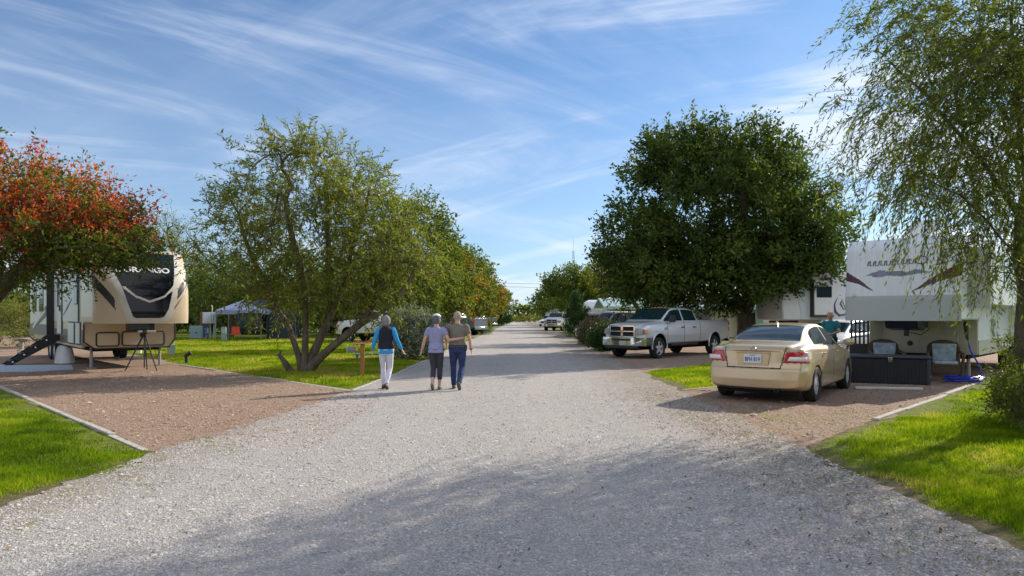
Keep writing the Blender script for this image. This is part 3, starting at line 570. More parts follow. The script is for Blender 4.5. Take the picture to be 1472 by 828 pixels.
# woods on the left behind the lawn
wood = [(-20.2, 38, 8.2, 2.6, 'sparse tree rising behind the cream trailer nose', 150, WIL), (-17.5, 54, 7.6, 3.8, 'dense tree behind the striped utility drum', 200, BGL), (-12.5, 50, 6.8, 3.4, 'dark leaning tree behind the pop-up canopy', 200, BGL), (-21.5, 52, 6.4, 3.6, 'thick tree left of the pop-up canopy', 200, BGL),
        (-26, 58, 7.5, 4, 'broad tree behind the grey utility cabinet', 190, BGL), (-9.5, 56, 6.6, 3.4, 'tree behind the white pickup on the left', 170, BGL), (-33, 62, 7.5, 4.5, 'tree behind the cream trailer roof', 170, BGL), (-42, 66, 8, 5, 'far tree at the left behind the trailer', 150, BGL), (-52, 70, 8, 5, 'leftmost far tree beyond the yellow brush', 130, BGL), (-15, 68, 7.4, 4, 'farthest wooded crown between the lawn trees', 160, BGL)]
for i, (x, y, h, r, lab, nc, m_) in enumerate(wood):
    tree(lab, (x, y), [[(0, 0, 0), (.2, 0, 1.4), (-.4, 0, h * .5)], [(.2, 0, 1.4), (1.3, 0, h * .5)], [(0, 0, .3), (-1.2, 0, 1.6), (-2.2, 0, h * .42)]],
         [(0, 0, h * .6, r, r, h * .36, 3), (-r * .5, -.3, h * .4, r * .7, r * .7, h * .28, 1), (r * .5, 0, h * .45, r * .7, r * .7, h * .3, 1)] if i else [(0, 0, h * .62, 2.7, 2.4, h * .3, 1)],
         nc, m_, 60 + i, leaf=(.2, .085) if i else (.16, .05), per=(8, 7) if i else (5, 7), twig=.7, spread=.8, r0=.2, twigwood=(i == 0), inner=.15, wood_min=.006 if i else .008, minz=.4, group='trees behind the left lawn')
# brush, hedges and shrubs
def bush(label, x, y, rx, ry, h, mat, nc, seed, leaf=(.07, .03), name='shrub', per=(6, 7), twig=.3, group=None, bottom=.5):
    tree(label, (x, y), [[(0, 0, 0), (0, 0, h * .45)], [(0, 0, 0), (rx * .35, 0, h * .4)], [(0, 0, 0), (-rx * .35, 0, h * .4)]],
         [(0, 0, h * .5, rx, ry, h * .5, 1), (rx * .4, 0, h * .45, rx * .6, ry * .8, h * .5, .5), (-rx * .4, 0, h * .42, rx * .6, ry * .8, h * .45, .5)], nc, mat, seed, leaf=leaf, per=per, twig=twig, spread=.25, r0=.05, twigwood=False, inner=.2, name=name, cat='shrub', group=group, minz=.1, up=.5)
bush('silvery grey green bush behind the walkers on the lawn edge', -3.75, 25.2, 1.05, .9, 1.85, SIL, 420, 70, (.10, .04), twig=.30)
bush('dry brown hedge at the right edge of the road', 4.6, 37.5, .85, 2.4, 1.35, DRY, 420, 71, (.12, .05), 'hedge')
bush('dark green juniper bush in front of the silver pickup', 4.45, 31.6, .85, 1.1, 1.15, CON, 300, 72, (.12, .035))
tree('narrow pointed conifer beside the far right hedge', (4.95, 52), [[(0, 0, 0), (0, 0, 2.8)]], [(0, 0, .9, 1.0, 1.0, .9, 2), (0, 0, 1.7, .75, .75, 1.0, 1.5), (0, 0, 2.6, .35, .35, .9, .8)], 170, CON, 73, leaf=(.16, .05), per=(8, 7), twig=.35, spread=.25, up=1.2, r0=.07, twigwood=False, minz=.1, name='conifer')
bush('ornamental grass clump at the foot of the tree row', -2.5, 58, .75, .7, 1.3, BGL, 60, 74, (.25, .03))
bush('golden shrubs at the far end of the road', 1.5, 170, 6.5, 3, 2.0, YEL, 150, 75, (.3, .12), twig=.6)
bush('low dark shrub under the last tree of the row', -1.6, 108, 1.6, 1.5, 2.2, CON, 80, 76, (.25, .1), twig=.5)
for i, (x, y, rx, h) in enumerate([(-24, 35, 3.2, 2.6), (-29.5, 38, 3.5, 3.0), (-34, 43, 4, 3.2), (-40, 46, 4, 3.4), (-23.6, 41.5, 1.8, 1.5)]):
    bush(['yellow green brush behind the round concrete table', 'tall yellow brush left of the trailer steps', 'pale brush at the left edge behind the lawn', 'outermost brush at the far left edge', 'low brush behind the long cream trailer'][i], x, y, rx, 1.8, h, YEL, 150, 80 + i, (.13, .05), twig=.5, group='yellow brush along the left boundary')
for i, (x, y, rx, h) in enumerate([(-9, 64, 4.5, 4.6), (-17, 66, 5, 5.2), (-25, 68, 5, 5), (-33, 72, 5, 5.4), (-41, 76, 5.5, 5.4), (-50, 80, 6, 5.6), (-60, 84, 6, 6), (-13, 58, 3.5, 3.4), (-21, 60, 3.6, 3.2), (-29, 64, 3.8, 3.6)]):
    bush(['dense thicket behind the white pickup on the left', 'dense thicket behind the screen tent', 'dense thicket behind the pop-up canopy', 'thicket behind the utility cabinet', 'thicket behind the trailer nose', 'thicket behind the long trailer', 'outermost thicket at the far left', 'low thicket right of the screen tent', 'low thicket directly behind the canopy', 'low thicket left of the canopy'][i], x, y, rx, 2.4, h, BGL, 230, 120 + i, (.3, .14), name='thicket', twig=.6, group='thickets closing the left lawn')
# far tree line
rng = np.random.default_rng(99); pos = []
for x0 in np.arange(-330, 380, 9):
    if -6 < x0 < 6: yy, hh = 330, 6.5
    else: yy, hh = 300 + rng.uniform(-30, 40), rng.uniform(6, 10)
    k = 260; d = rng.normal(0, 1, (k, 3)); d /= np.linalg.norm(d, axis=1, keepdims=True); pos.append(np.array([x0 + rng.uniform(-3, 3), yy, hh * .5]) + d * np.array([7, 5, hh * .55]) * rng.uniform(.5, 1, (k, 1)))
pos = np.concatenate(pos); pos = pos[pos[:, 2] > 0]; n = len(pos)
me = leaves_mesh('far_woods', pos, rng.normal(0, 1, (n, 3)), np.full(n, 2.2), np.full(n, 1.6), rng.random(n), BGL, rng)
tag(link('far_woods', me), 'distant dark tree line along the horizon beyond the road', 'woods', kind='stuff')

# trees behind the photographer: seen only in reflections and as shade
for i, (x, y, h, r) in enumerate([(-7, -9, 7.5, 4), (2.5, -14, 8, 4.5), (10, -8, 8, 4)]):
    tree(['broad tree behind the camera, left of the road', 'broad tree behind the camera, across the road', 'broad tree behind the camera, right of the road'][i], (x, y), [[(0, 0, 0), (0, 0, 2.5), (0, 0, 4.5)]], [(0, 0, h * .58, r, r, h * .38, 1)], 170, OAK, 90 + i, leaf=(.3, .16), per=(8, 7), twig=.7, spread=.9, r0=.2, twigwood=False)
# ------------------------------------------------------------------ vehicles
m_tyre = M('tyre_rubber', (.018, .018, .019), .85, var=.3, scale=20, bump=.3)
m_rim = M('rim_alloy', (.62, .63, .65), .35, .45)
m_black = M('black_plastic', (.02, .02, .022), .55)
m_dark = M('dark_void', (.006, .006, .007), .9)
m_chrome = M('chrome', (.75, .75, .77), .12, 1.0)
m_glass = M('car_glass', (.010, .028, .034), .05, 0, spec=.4)
m_red = M('red_lamp', (.45, .01, .015), .15, coat=1)
m_clear = M('clear_lamp', (.75, .74, .74), .12, coat=1)
m_amber = M('amber_lamp', (.6, .16, .02), .15, coat=1)
m_white = M('white_paint', (.72, .73, .73), .35, coat=.3, var=.04, scale=3)
def smooth_prof(xs, pts, sg):
    px, py = zip(*pts); f = np.interp(xs, px, py); step = xs[1] - xs[0]; k = max(1, int(3 * sg / step)); t = np.arange(-k, k + 1) * step; g = np.exp(-t ** 2 / (2 * sg ** 2)); g /= g.sum()
    fp = np.concatenate([np.full(k, f[0]), f, np.full(k, f[-1])]); return np.convolve(fp, g, 'valid')
def car_shell(root, cfg, mats, tagfn, deform, nx=260, name='body'):
    """lofted body surface; tagfn returns an object name and material index for every face"""
    Ln = cfg['L']; xs = np.linspace(0, Ln, nx)
    f = {k: smooth_prof(xs, cfg[k], cfg.get('s' + k, .07)) for k in ('D', 'R', 'W', 'Wb', 'Wr', 'zb')}
    D, R, W, Wb, Wr, zb = (f[k] for k in ('D', 'R', 'W', 'Wb', 'Wr', 'zb'))
    R = np.maximum(R, D + .004); cp = []
    lo = cfg.get('crease', .52)
    h = D - zb
    ctrl = [(0 * W, zb), (W * .88, zb), (W * .965, zb + .06), (W, zb + h * .42), (W * .995, zb + h * .72), (W * .97, D - .05), (W * .93, D - .008), (Wb, D + .012), (Wr, R - .055), (Wr - .07, R - .018), (Wr * .5, R - .004), (0 * W, R)]
    seg = [3, 3, 12, 10, 5, 3, 4, 16, 4, 6, 8]
    rows = []; rid = []
    for i, n in enumerate(seg):
        a, b_ = ctrl[i], ctrl[i + 1]
        for j in range(n): t = j / n; rows.append((a[0] + (b_[0] - a[0]) * t, a[1] + (b_[1] - a[1]) * t)); rid.append(i)
    rows.append(ctrl[-1]); Y = np.stack([r[0] for r in rows], 1); Z = np.stack([r[1] for r in rows], 1)
    V = np.stack([np.repeat(xs[:, None], Y.shape[1], 1), Y, Z], 2)                 # right half: y>0
    full = np.concatenate([V, (V[:, ::-1] * np.array([1, -1, 1]))[:, 1:]], 1); rid_full = rid + rid[::-1]
    capn = cfg.get('capn', 44)
    def cap(st):
        zc = (st[:, 2].min() + st[:, 2].max()) / 2; out_ = []
        for s in np.linspace(1, 0, capn)[1:]: q = st.copy(); q[:, 1] *= s; q[:, 2] = zc + (q[:, 2] - zc) * s; out_.append(q)
        return out_
    full = np.concatenate([np.array(cap(full[0])[::-1]), full, np.array(cap(full[-1]))], 0)
    for _ in range(3):
        q = full.copy(); q[1:-1] = .5 * full[1:-1] + .25 * (full[2:] + full[:-2]); full = q
        q = full.copy(); q[:, 1:-1] = .6 * full[:, 1:-1] + .2 * (full[:, 2:] + full[:, :-2]); full = q
    P = full.reshape(-1, 3).copy(); P = deform(P, Ln); nu = full.shape[1]; ns = full.shape[0]
    i, j = np.meshgrid(np.arange(ns - 1), np.arange(nu - 1), indexing='ij'); a = (i * nu + j).ravel(); Fc = np.stack([a, a + 1, a + nu + 1, a + nu], 1)
    rowid = np.array(rid_full)[j.ravel()]; c = P[Fc].mean(1)
    Dd = np.interp(c[:, 0], xs, D); Rr = np.interp(c[:, 0], xs, R); Wl = np.interp(c[:, 0], xs, Wr)
    tags = np.array(tagfn(c, rowid, Dd, Rr, Wl), dtype=object)
    objs = {}
    for key in sorted(set(t for t in tags if t), key=str):
        if key in objs: continue
    groups = {}
    for key in set(t for t in tags if t is not None): groups.setdefault(key[0], []).append(key)
    for nm, keys in groups.items():
        sel = np.zeros(len(tags), bool); mi = np.zeros(len(tags), int); ml = []
        for k in keys:
            mm = np.array([t == k for t in tags]); sel |= mm; mk = k[1]
            if mats[mk] not in ml: ml.append(mats[mk])
            mi[mm] = ml.index(mats[mk])
        ff = Fc[sel]; comp = None
        # split separated left/right pieces into objects of their own
        sides = [np.ones(len(ff), bool)]
        if nm in cfg.get('split', ()): cy = c[sel][:, 1]; sides = [cy > 0, cy <= 0]
        for sd in sides:
            g = ff[sd]
            if not len(g): continue
            u, inv = np.unique(g, return_inverse=True); me = npmesh(nm, P[u], inv.reshape(-1, 4), ml, mi[sel][sd]); bm = bmesh.new(); bm.from_mesh(me); bmesh.ops.remove_doubles(bm, verts=bm.verts, dist=.0008); bmesh.ops.recalc_face_normals(bm, faces=bm.faces); bm.to_mesh(me); bm.free()
            me.shade_smooth(); o = link(nm, me, root)
            if nm in cfg.get('thick', {}):
                s_ = o.modifiers.new('t', 'SOLIDIFY'); s_.thickness = cfg['thick'][nm]; s_.offset = 1
            objs.setdefault(nm, []).append(o)
    return objs
def wheel(root, x, y, r, wd, style='spoke', rim=m_rim, n=7):
    s = 1 if y > 0 else -1; T = Matrix.Translation((x, y, r))
    w_ = thing('wheel', None, None) if False else None
    mb = MB(); h = wd / 2
    mb.lathe([(r * .62, -h * .9), (r * .9, -h), (r * .97, -h * .8), (r, -h * .55), (r, h * .55), (r * .97, h * .8), (r * .9, h), (r * .68, h * .95), (r * .64, h * .8), (r * .62, -h * .9)], 36, 'y', T)
    ty = mb.build('tyre', m_tyre, None); wh = MB()
    fo = s * h * .78; R_ = r * .66
    wh.mat(rim).lathe([(R_, s * h * .86), (R_ * 1.0, fo), (R_ * .93, fo - s * .012), (R_ * .9, fo - s * .05), (R_ * .92, -s * h * .6)], 32, 'y', T)
    for k in range(n):
        a = 2 * math.pi * k / n; Rm = T @ Matrix.Rotation(a, 4, 'Y')
        w0, w1 = (.16, .30) if style == 'spoke' else (.22, .2)
        wh.prism([(-w0 * R_, R_ * .12), (w0 * R_, R_ * .12), (w1 * R_ * .62, R_ * .95), (-w1 * R_ * .62, R_ * .95)], fo - s * .03, fo - s * .008, 'y', Rm)
    wh.lathe([(.001, fo + s * .006), (R_ * .2, fo + s * .004), (R_ * .26, fo - s * .03)], 16, 'y', T)
    wh.mat(m_dark).lathe([(.001, fo - s * .045), (R_ * .92, fo - s * .05)], 24, 'y', T)
    o = wh.build('wheel', None, root); ty.parent = o; return o
def liner(mb, x, y, r, s):
    n = 16; pts = [(x + r * math.cos(math.pi * k / n), r * math.sin(math.pi * k / n)) for k in range(n + 1)]
    V = [(p[0], y, p[1] + .33) for p in pts] + [(p[0], y - s * .35, p[1] + .33) for p in pts]
    mb.add(V, [(i, i + 1, i + n + 2, i + n + 1) for i in range(n)])
def arch_lip(mb, x, z, r, y, s, t=.018, a0=-8, a1=188):
    pts = [(x + r * math.cos(math.radians(a)), y, z + r * math.sin(math.radians(a))) for a in np.linspace(a0, a1, 26)]
    mb.tube(pts, [(t, t)] * len(pts), 8)
def text_mesh(txt, size, mat, place, name='lettering', parent=None, shear=0, bold=.0, spacing=1., width=None, align='CENTER'):
    cu = bpy.data.curves.new(name, 'FONT'); cu.body = txt; cu.size = size; cu.align_x = align; cu.align_y = 'CENTER'; cu.shear = shear; cu.offset = bold; cu.space_character = spacing; cu.extrude = .002
    o = bpy.data.objects.new(name, cu); C.objects.link(o); dg = bpy.context.evaluated_depsgraph_get(); dg.update()
    me = bpy.data.meshes.new_from_object(o.evaluated_get(dg)); bpy.data.objects.remove(o); bpy.data.curves.remove(cu)
    if width:
        xs_ = [v.co.x for v in me.vertices]; k = width / (max(xs_) - min(xs_))
        for v in me.vertices: v.co.x *= k
    for v in me.vertices: v.co = place(v.co)
    me.materials.clear(); me.materials.append(mat); me.name = name; return link(name, me, parent)

def sedan(label, loc, rz, paint, group=None, plate=True):
    root = thing('sedan', label, 'car', (*loc, 0), rz, group)
    cfg = dict(L=4.82, D=[(0, .93), (.1, 1.0), (.6, 1.03), (1.2, 1.01), (2.5, .97), (3.5, .93), (4.2, .83), (4.6, .72), (4.82, .62)],
               R=[(0, .95), (.08, 1.04), (.3, 1.09), (.78, 1.115), (1.15, 1.28), (1.55, 1.41), (2.0, 1.465), (2.5, 1.46), (2.85, 1.41), (3.3, 1.20), (3.75, 1.0), (4.2, .90), (4.6, .78), (4.82, .64)],
               W=[(0, .80), (.1, .86), (.35, .895), (.9, .91), (3.9, .91), (4.4, .87), (4.7, .78), (4.82, .66)], Wb=[(0, .70), (.15, .78), (.9, .80), (2.5, .83), (3.6, .80), (4.3, .74), (4.82, .55)],
               Wr=[(0, .55), (.3, .66), (.8, .69), (1.4, .60), (1.8, .575), (2.7, .58), (3.1, .63), (3.7, .71), (4.82, .5)], zb=[(0, .30), (.3, .22), (.9, .19), (4, .19), (4.82, .25)], sR=.09,
               split=('side_window', 'tail_lamp', 'headlamp'), thick={'tail_lamp': .012, 'headlamp': .01})
    RX, FX, RA = .98, 3.76, .365
    def tagfn(c, rid, D, R, Wl):
        x, y, z = c.T; ay = np.abs(y); out_ = []
        arch = ((np.hypot(x - RX, z - .33) < RA) | (np.hypot(x - FX, z - .33) < RA)) & (ay > .55) & (z < .72)
        sidew = (rid == 7) & (z > D + .05) & (z < R - .085) & (x > 1.20 + (z - 1.0) * .65) & (x < 3.52 - (z - .98) * 1.25)
        bp = np.abs(x - 2.32) < .035
        rear = (x < 1.62) & (x > .80) & (ay < Wl - .045 - .02) & (rid >= 8) & (z > 1.13) & (z < 1.415)
        wind = (x > 2.93) & (x < 3.66) & (ay < Wl - .04) & (rid >= 8)
        tail = (z > .755) & (z < .95) & (ay > .50 + (z - .76) * .42) & (x < .43 - (z - .76) * .35)
        lwhite = tail & (z > .785) & (z < .868) & (ay > .555 + (z - .76) * .42) & (x < .33)
        head = (x > 4.28) & (ay > .48) & (z > .62) & (z < .76) & (x > 4.3 + (0.76 - z))
        seam = (np.abs(x - 3.42) < .011) | (np.abs(x - 2.32) < .011) & (z < D) | (np.abs(x - 1.27 + np.clip(.72 - z, 0, .5) * -.5) < .011); seam &= (rid >= 2) & (rid <= 6) & (z > .30)
        lid = (x < .5) & (rid >= 0) & (((np.abs(ay - (.485 + (z - .68) * .2)) < .010) & (z > .66) & (z < 1.03)) | ((np.abs(z - .655) < .010) & (ay < .49)))
        bump_ = (x < .3) & (np.abs(z - .40) < .009) & (ay < .86)
        for k in range(len(x)):
            if arch[k]: out_.append(None)
            elif sidew[k]: out_.append(('side_window', 'trim' if bp[k] else 'glass'))
            elif rear[k]: out_.append(('rear_window', 'glass'))
            elif wind[k]: out_.append(('windscreen', 'glass'))
            elif tail[k]: out_.append(('tail_lamp', 'red'))
            elif head[k]: out_.append(('headlamp', 'clear'))
            elif seam[k] or lid[k]: out_.append(('body', 'trim'))
            else: out_.append(('body', 'paint'))
        return out_
    def rearx(z): return np.interp(z, [.2, .3, .45, .62, .66, .74, .95, 1.05], [.10, .02, 0, .01, .05, .085, .10, .03])
    def deform(P, L_):
        x, y, z = P.T; k = np.clip(1 - x / .6, 0, 1); P = P.copy(); P[:, 0] += k * (rearx(z) + .17 * np.abs(y) ** 2.2)
        k2 = np.clip(1 - (L_ - x) / .9, 0, 1); P[:, 0] -= k2 * (.32 * np.abs(y) ** 2 + np.interp(z, [.2, .35, .6, .8], [.08, 0, .02, .12])); return P
    mt = dict(paint=paint, glass=m_glass, red=m_red, clear=m_clear, trim=m_black)
    ob = car_shell(root, cfg, mt, tagfn, deform, 300)
    for s in (-1, 1):
        for wx in (RX, FX): mb = MB(); arch_lip(mb, wx, .33, RA + .003, s * (.882 if wx == RX else .886), s, .012, 2, 178); mb.build('arch_trim', paint, root)
    mb = MB(); mb.box(.35, 4.5, -.74, .74, .17, .30)
    for s in (-1, 1):
        for wx in (RX, FX): liner(mb, wx, s * .80, RA, s)
    mb.build('underbody', m_dark, root)
    for wx in (RX, FX):
        for s in (-1, 1): wheel(root, wx, s * .80, .33, .215, 'spoke', n=8)
    for tl in ob.get('tail_lamp', []):
        s = 1 if tl.data.vertices[0].co.y > 0 else -1; path = [(.585, .120), (.66, .142), (.74, .168), (.80, .195), (.845, .232), (.872, .275)]
        q = MB(); V = []
        for i, (yy, xx) in enumerate(path):
            nx_, ny_ = (-.93, .36) if i < 3 else (-.6, .8)
            for z in (.79, .868):
                sl = (z - .79) * .5 if i == 0 else 0; V += [(xx + nx_ * .016 + (.006 if z > .8 else 0), s * (yy + sl + ny_ * .016), z)]
        q.add(V, [(2 * i, 2 * i + 1, 2 * i + 3, 2 * i + 2) for i in range(5)]); o = q.build('clear_lens', m_clear, tl); t_ = o.modifiers.new('t', 'SOLIDIFY'); t_.thickness = .02; t_.offset = 0
    for s in (-1, 1):
        for wx in (1.52, 2.62):
            h = MB(); h.tube([(wx - .09, s * .905, .885), (wx - .05, s * .932, .893), (wx + .05, s * .932, .893), (wx + .09, s * .905, .885)], .013, 8); h.build('door_handle', paint, root)
        h = MB(); h.tube([(3.28, s * .78, 1.02), (3.30, s * .93, 1.03)], .02, 6); h.ball((3.30, s * 1.0, 1.05), (.06, .115, .075), 14); h.build('mirror', paint, root)
    if plate:
        pl = MB(); pl.box(.035, .055, -.16, .16, .735, .895, ); p_ = pl.build('number_plate', M('plate_white', (.62, .66, .72), .5), root, bevel=.006)
        text_mesh('BFH 819', .105, M('plate_blue', (.03, .05, .16), .5), lambda c: Vector((.033 - c.z * .5, c.x * -1, .805 + c.y)), parent=p_, width=.27, bold=.002)
        text_mesh('TEXAS', .03, MATS['plate_blue'], lambda c: Vector((.033 - c.z * .5, c.x * -1, .876 + c.y)), parent=p_, width=.10)
        r_ = MB(); r_.prism([(-.30, .925), (.30, .925), (.27, .70), (-.27, .70), (-.255, .71), (.255, .71), (.28, .915), (-.28, .915)][:4], .064, .070, 'x'); r_.build('plate_recess', paint, root, bevel=.01)
        c_ = MB(); c_.prism([(-.32, .925), (.32, .925), (.30, .945), (-.30, .945)], .045, .08, 'x'); c_.build('trunk_garnish', m_chrome if False else paint, root, bevel=.006)
        e_ = MB(); e_.lathe([(.04, .06), (.048, .05), (.05, .075)], 18, 'x', Matrix.Translation((0, 0, .985)) @ Matrix.Scale(1.35, 4, (0, 1, 0))); e_.build('emblem', m_chrome, root)
        x_ = MB(); x_.lathe([(.022, .03), (.032, .03), (.032, .25)], 14, 'x', Matrix.Translation((.0, -.42, .26))); x_.build('exhaust_tip', m_black, root)
        a_ = MB(); a_.prism([(1.55, 1.41), (1.72, 1.44), (1.58, 1.50)], -.015, .015, 'y'); a_.build('roof_antenna', paint, root, bevel=.008)
    for o_ in [o for o in bpy.data.objects if o.parent == root]: pass
    # centre the car on its root (x=0 at mid length)
    for o_ in [o for o in bpy.data.objects if o.parent == root]:
        for v in (o_.data.vertices if o_.data.users == 1 else []): v.co.x -= 2.37
        for q in [x for x in bpy.data.objects if x.parent == o_]:
            for v in q.data.vertices: v.co.x -= 2.37
    return root
gold = M('gold_paint', (.58, .435, .26), .36, .35, coat=1, var=.03, scale=2)
def heading(fx, fy): return math.atan2(fy, fx)
f_ = Vector((.6, .8)); r_ = Vector((.8, -.6)); rrw = Vector((5.60, 12.75)); mid = rrw - r_ * .80 + f_ * 1.39
sedan('gold sedan parked on reddish gravel, seen from the rear right corner', tuple(mid), heading(*f_), gold)

def pickup(label, loc, rz, paint, bed=2.45, cab=2.5, grp=None, detail=True, dark_bed=False, res=260, H_=1.93):
    root = thing('pickup_truck', label, 'pickup truck', (*loc, 0), rz, grp); c0 = bed; c1 = bed + cab; L_ = c1 + 1.38
    cfg = dict(L=L_, D=[(0, 1.42), (c0, 1.42), (c0 + .02, 1.38), (c1, 1.36), (c1 + .2, 1.34), (L_ - .3, 1.27), (L_, 1.12)],
               R=[(0, 1.43), (c0 + .02, 1.43), (c0 + .10, 1.80), (c0 + .22, H_ - .04), (c0 + .7, H_), (c0 + cab * .62, H_), (c0 + cab * .74, H_ - .05), (c1 + .08, 1.44), (c1 + .25, 1.40), (L_ - .35, 1.33), (L_ - .08, 1.22), (L_, 1.15)],
               W=[(0, .98), (.1, 1.0), (L_ - .8, 1.0), (L_ - .3, .97), (L_, .88)], Wb=[(0, .94), (c0, .94), (c1, .91), (L_ - .3, .84), (L_, .76)], Wr=[(0, .88), (c0 - .05, .88), (c0 + .15, .72), (c1 - .6, .72), (c1 + .1, .80), (L_, .62)],
               zb=[(0, .62), (.6, .55), (L_ - .4, .5), (L_, .58)], sD=.03, sR=.05, split=('side_window', 'headlamp', 'tail_lamp'), thick={'headlamp': .012, 'tail_lamp': .012})
    RX, FX, RA, WR = 1.25, L_ - .98, .49, .40
    def tagfn(c, rid, D, R, Wl):
        x, y, z = c.T; ay = np.abs(y); out_ = []
        arch = ((np.hypot(x - RX, z - .47) < RA) | (np.hypot(x - FX, z - .47) < RA)) & (ay > .6) & (z < 1.0)
        sw = (rid == 7) & (z > D + .04) & (z < R - .09) & (x > c0 + .22) & (x < c1 - .02 - (z - 1.38) * .95)
        bpil = np.abs(x - (c0 + cab * .47)) < .05
        sw &= ~bpil
        rear = (x < c0 + .17) & (x > c0 + .02) & (ay < .60) & (z > 1.50) & (z < 1.80)
        wind = (x > c0 + cab * .68) & (x < c1 + .06) & (ay < Wl - .03) & (rid >= 8) & (z > 1.455) & (z < H_ - .03)
        bedtop = (x < c0 - .1) & (x > .1) & (z > 1.415) & (ay < .9)
        seam = ((np.abs(x - c0 + .02) < .014) | (np.abs(x - (c0 + cab * .47)) < .011) | (np.abs(x - c1 + .12) < .011)) & (rid >= 2) & (rid <= 6) & (z > .6)
        tail = (x < .14) & (ay > .84) & (z > .98) & (z < 1.34)
        for k in range(len(x)):
            if arch[k]: out_.append(None)
            elif tail[k]: out_.append(('tail_lamp', 'red'))
            elif sw[k]: out_.append(('side_window', 'glass'))
            elif rear[k]: out_.append(('rear_window', 'glass'))
            elif wind[k]: out_.append(('windscreen', 'glass'))
            elif bedtop[k]: out_.append(('cargo_bed', 'trim'))
            elif seam[k]: out_.append(('body', 'trim'))
            else: out_.append(('body', 'paint'))
        return out_
    def deform(P, LL):
        x, y, z = P.T; P = P.copy(); k2 = np.clip(1 - (LL - x) / .7, 0, 1); P[:, 0] -= k2 * (.16 * np.abs(y) ** 2.4 + np.interp(z, [.5, .75, 1.15, 1.3], [.06, .02, .02, .05]))
        bed_ = (x > .12) & (x < c0 - .12) & (np.abs(y) < .84) & (z > 1.40); P[bed_, 2] -= .5
        return P
    mt = dict(paint=paint, glass=m_glass, red=m_red, clear=m_clear, trim=m_black)
    car_shell(root, cfg, mt, tagfn, deform, res)
    mb = MB(); mb.box(.2, L_ - .4, -.72, .72, .42, .62); mb.box(.1, L_ - .2, -.45, .45, .32, .5)
    for s in (-1, 1):
        for wx in (RX, FX): n = 16; pts = [(wx + RA * math.cos(math.pi * k / n), .47 + RA * math.sin(math.pi * k / n)) for k in range(n + 1)]; mb.add([(p[0], s * .97, p[1]) for p in pts] + [(p[0], s * .55, p[1]) for p in pts], [(i, i + 1, i + n + 2, i + n + 1) for i in range(n)])
    mb.build('chassis', m_dark, root)
    for s in (-1, 1):
        for wx in (RX, FX): mb = MB(); arch_lip(mb, wx, .47, RA + .004, s * .985, s, .024, -12, 192); mb.build('arch_trim', paint, root)
    for wx in (RX, FX):
        for s in (-1, 1): wheel(root, wx, s * .86, WR, .26, 'truck', n=5 if detail else 6)
    fx = L_
    b_ = MB(); pts = [(-1.0, fx - .42), (-.99, fx - .10), (-.86, fx + .04), (-.4, fx + .11), (.4, fx + .11), (.86, fx + .04), (.99, fx - .10), (1.0, fx - .42)]
    for (z0, z1, o_) in ((.50, .80, 0),):
        inner_ = [(y, x - .10) for y, x in pts][::-1]; poly = [(x, y) for y, x in pts] + [(x, y) for y, x in inner_]; k = len(pts)
        V = [(x, y, z0) for x, y in poly] + [(x, y, z1) for x, y in poly]; n = len(poly)
        Fq = []
        for i in range(k - 1): j = n - 1 - i; Fq += [(i, i + 1, i + 1 + n, i + n), (j, j - 1, j - 1 + n, j + n), (i, i + 1, j - 1, j), (i + n, i + 1 + n, j - 1 + n, j + n)]
        Fq += [(0, n - 1, 2 * n - 1, n), (k - 1, k, k + n, k - 1 + n)]; b_.add(V, Fq)
    bp = b_.build('front_bumper', m_chrome, root, bevel=.03)
    if detail:
        s_ = MB(); s_.box(fx + .095, fx + .125, -.42, .42, .68, .755); s_.box(fx + .05, fx + .1, -.75, .75, .40, .50); s_.build('bumper_slot', m_black, bp, bevel=.01)
        p_ = MB(); p_.box(fx + .125, fx + .14, -.05, .25, .52, .68); p_.build('number_plate', M('plate_grey', (.4, .4, .38), .5), bp, bevel=.006)
    g_ = MB(); gx = fx - .02
    T = Matrix.Translation((gx, 0, 0)) @ Matrix.Rotation(math.radians(-6), 4, 'Y') if False else Matrix.Translation((gx, 0, 0))
    for (y0, y1, z0, z1) in ((-.58, .58, 1.19, 1.25), (-.58, .58, .80, .85), (-.58, -.52, .80, 1.25), (.52, .58, .80, 1.25), (-.05, .05, .8, 1.25), (-.55, .55, 1.0, 1.045)): g_.box(0, .075, y0, y1, z0, z1, T)
    gr = g_.build('grille', m_chrome, root, bevel=.012)
    q = MB(); q.box(gx - .02, gx + .03, -.53, .53, .84, 1.20); q.build('grille_mesh', m_dark, gr)
    q = MB(); q.prism([(-.035, 1.0), (0, .97), (.035, 1.0), (.03, 1.07), (-.03, 1.07)], gx + .07, gx + .09, 'x'); q.build('emblem', M('brass_mark', (.4, .33, .12), .35, .8), gr)
    for s in (-1, 1):
        h = MB(); h.mat(M('smoked_lamp', (.30, .31, .32), .12, coat=1)).prism([(s * .60, .87), (s * .86, .91), (s * .85, 1.12), (s * .60, 1.15)], fx - .22, fx - .05, 'x', Matrix.Translation((0, 0, 0)))
        h.mat(m_amber).prism([(s * .87, .92), (s * .945, .94), (s * .935, 1.08), (s * .86, 1.11)], fx - .32, fx - .10, 'x'); h.build('headlamp', None, root, bevel=.015)
        mm = MB(); mm.box(c1 - .22, c1 - .17, s * .86, s * 1.08, 1.42, 1.46); mm.box(c1 - .30, c1 - .16, s * 1.02, s * 1.24, 1.36, 1.62); mm.build('mirror', m_black, root, bevel=.03)
        for hx in (c0 + cab * .10 + .2, c0 + cab * .47 + .14): hh = MB(); hh.box(hx - .1, hx + .1, s * .99, s * 1.03, 1.14, 1.18); hh.build('door_handle', m_black, root, bevel=.01)
    rb = MB(); rb.box(-.14, .02, -.95, .95, .52, .72); rb.build('rear_bumper', m_chrome, root, bevel=.03)
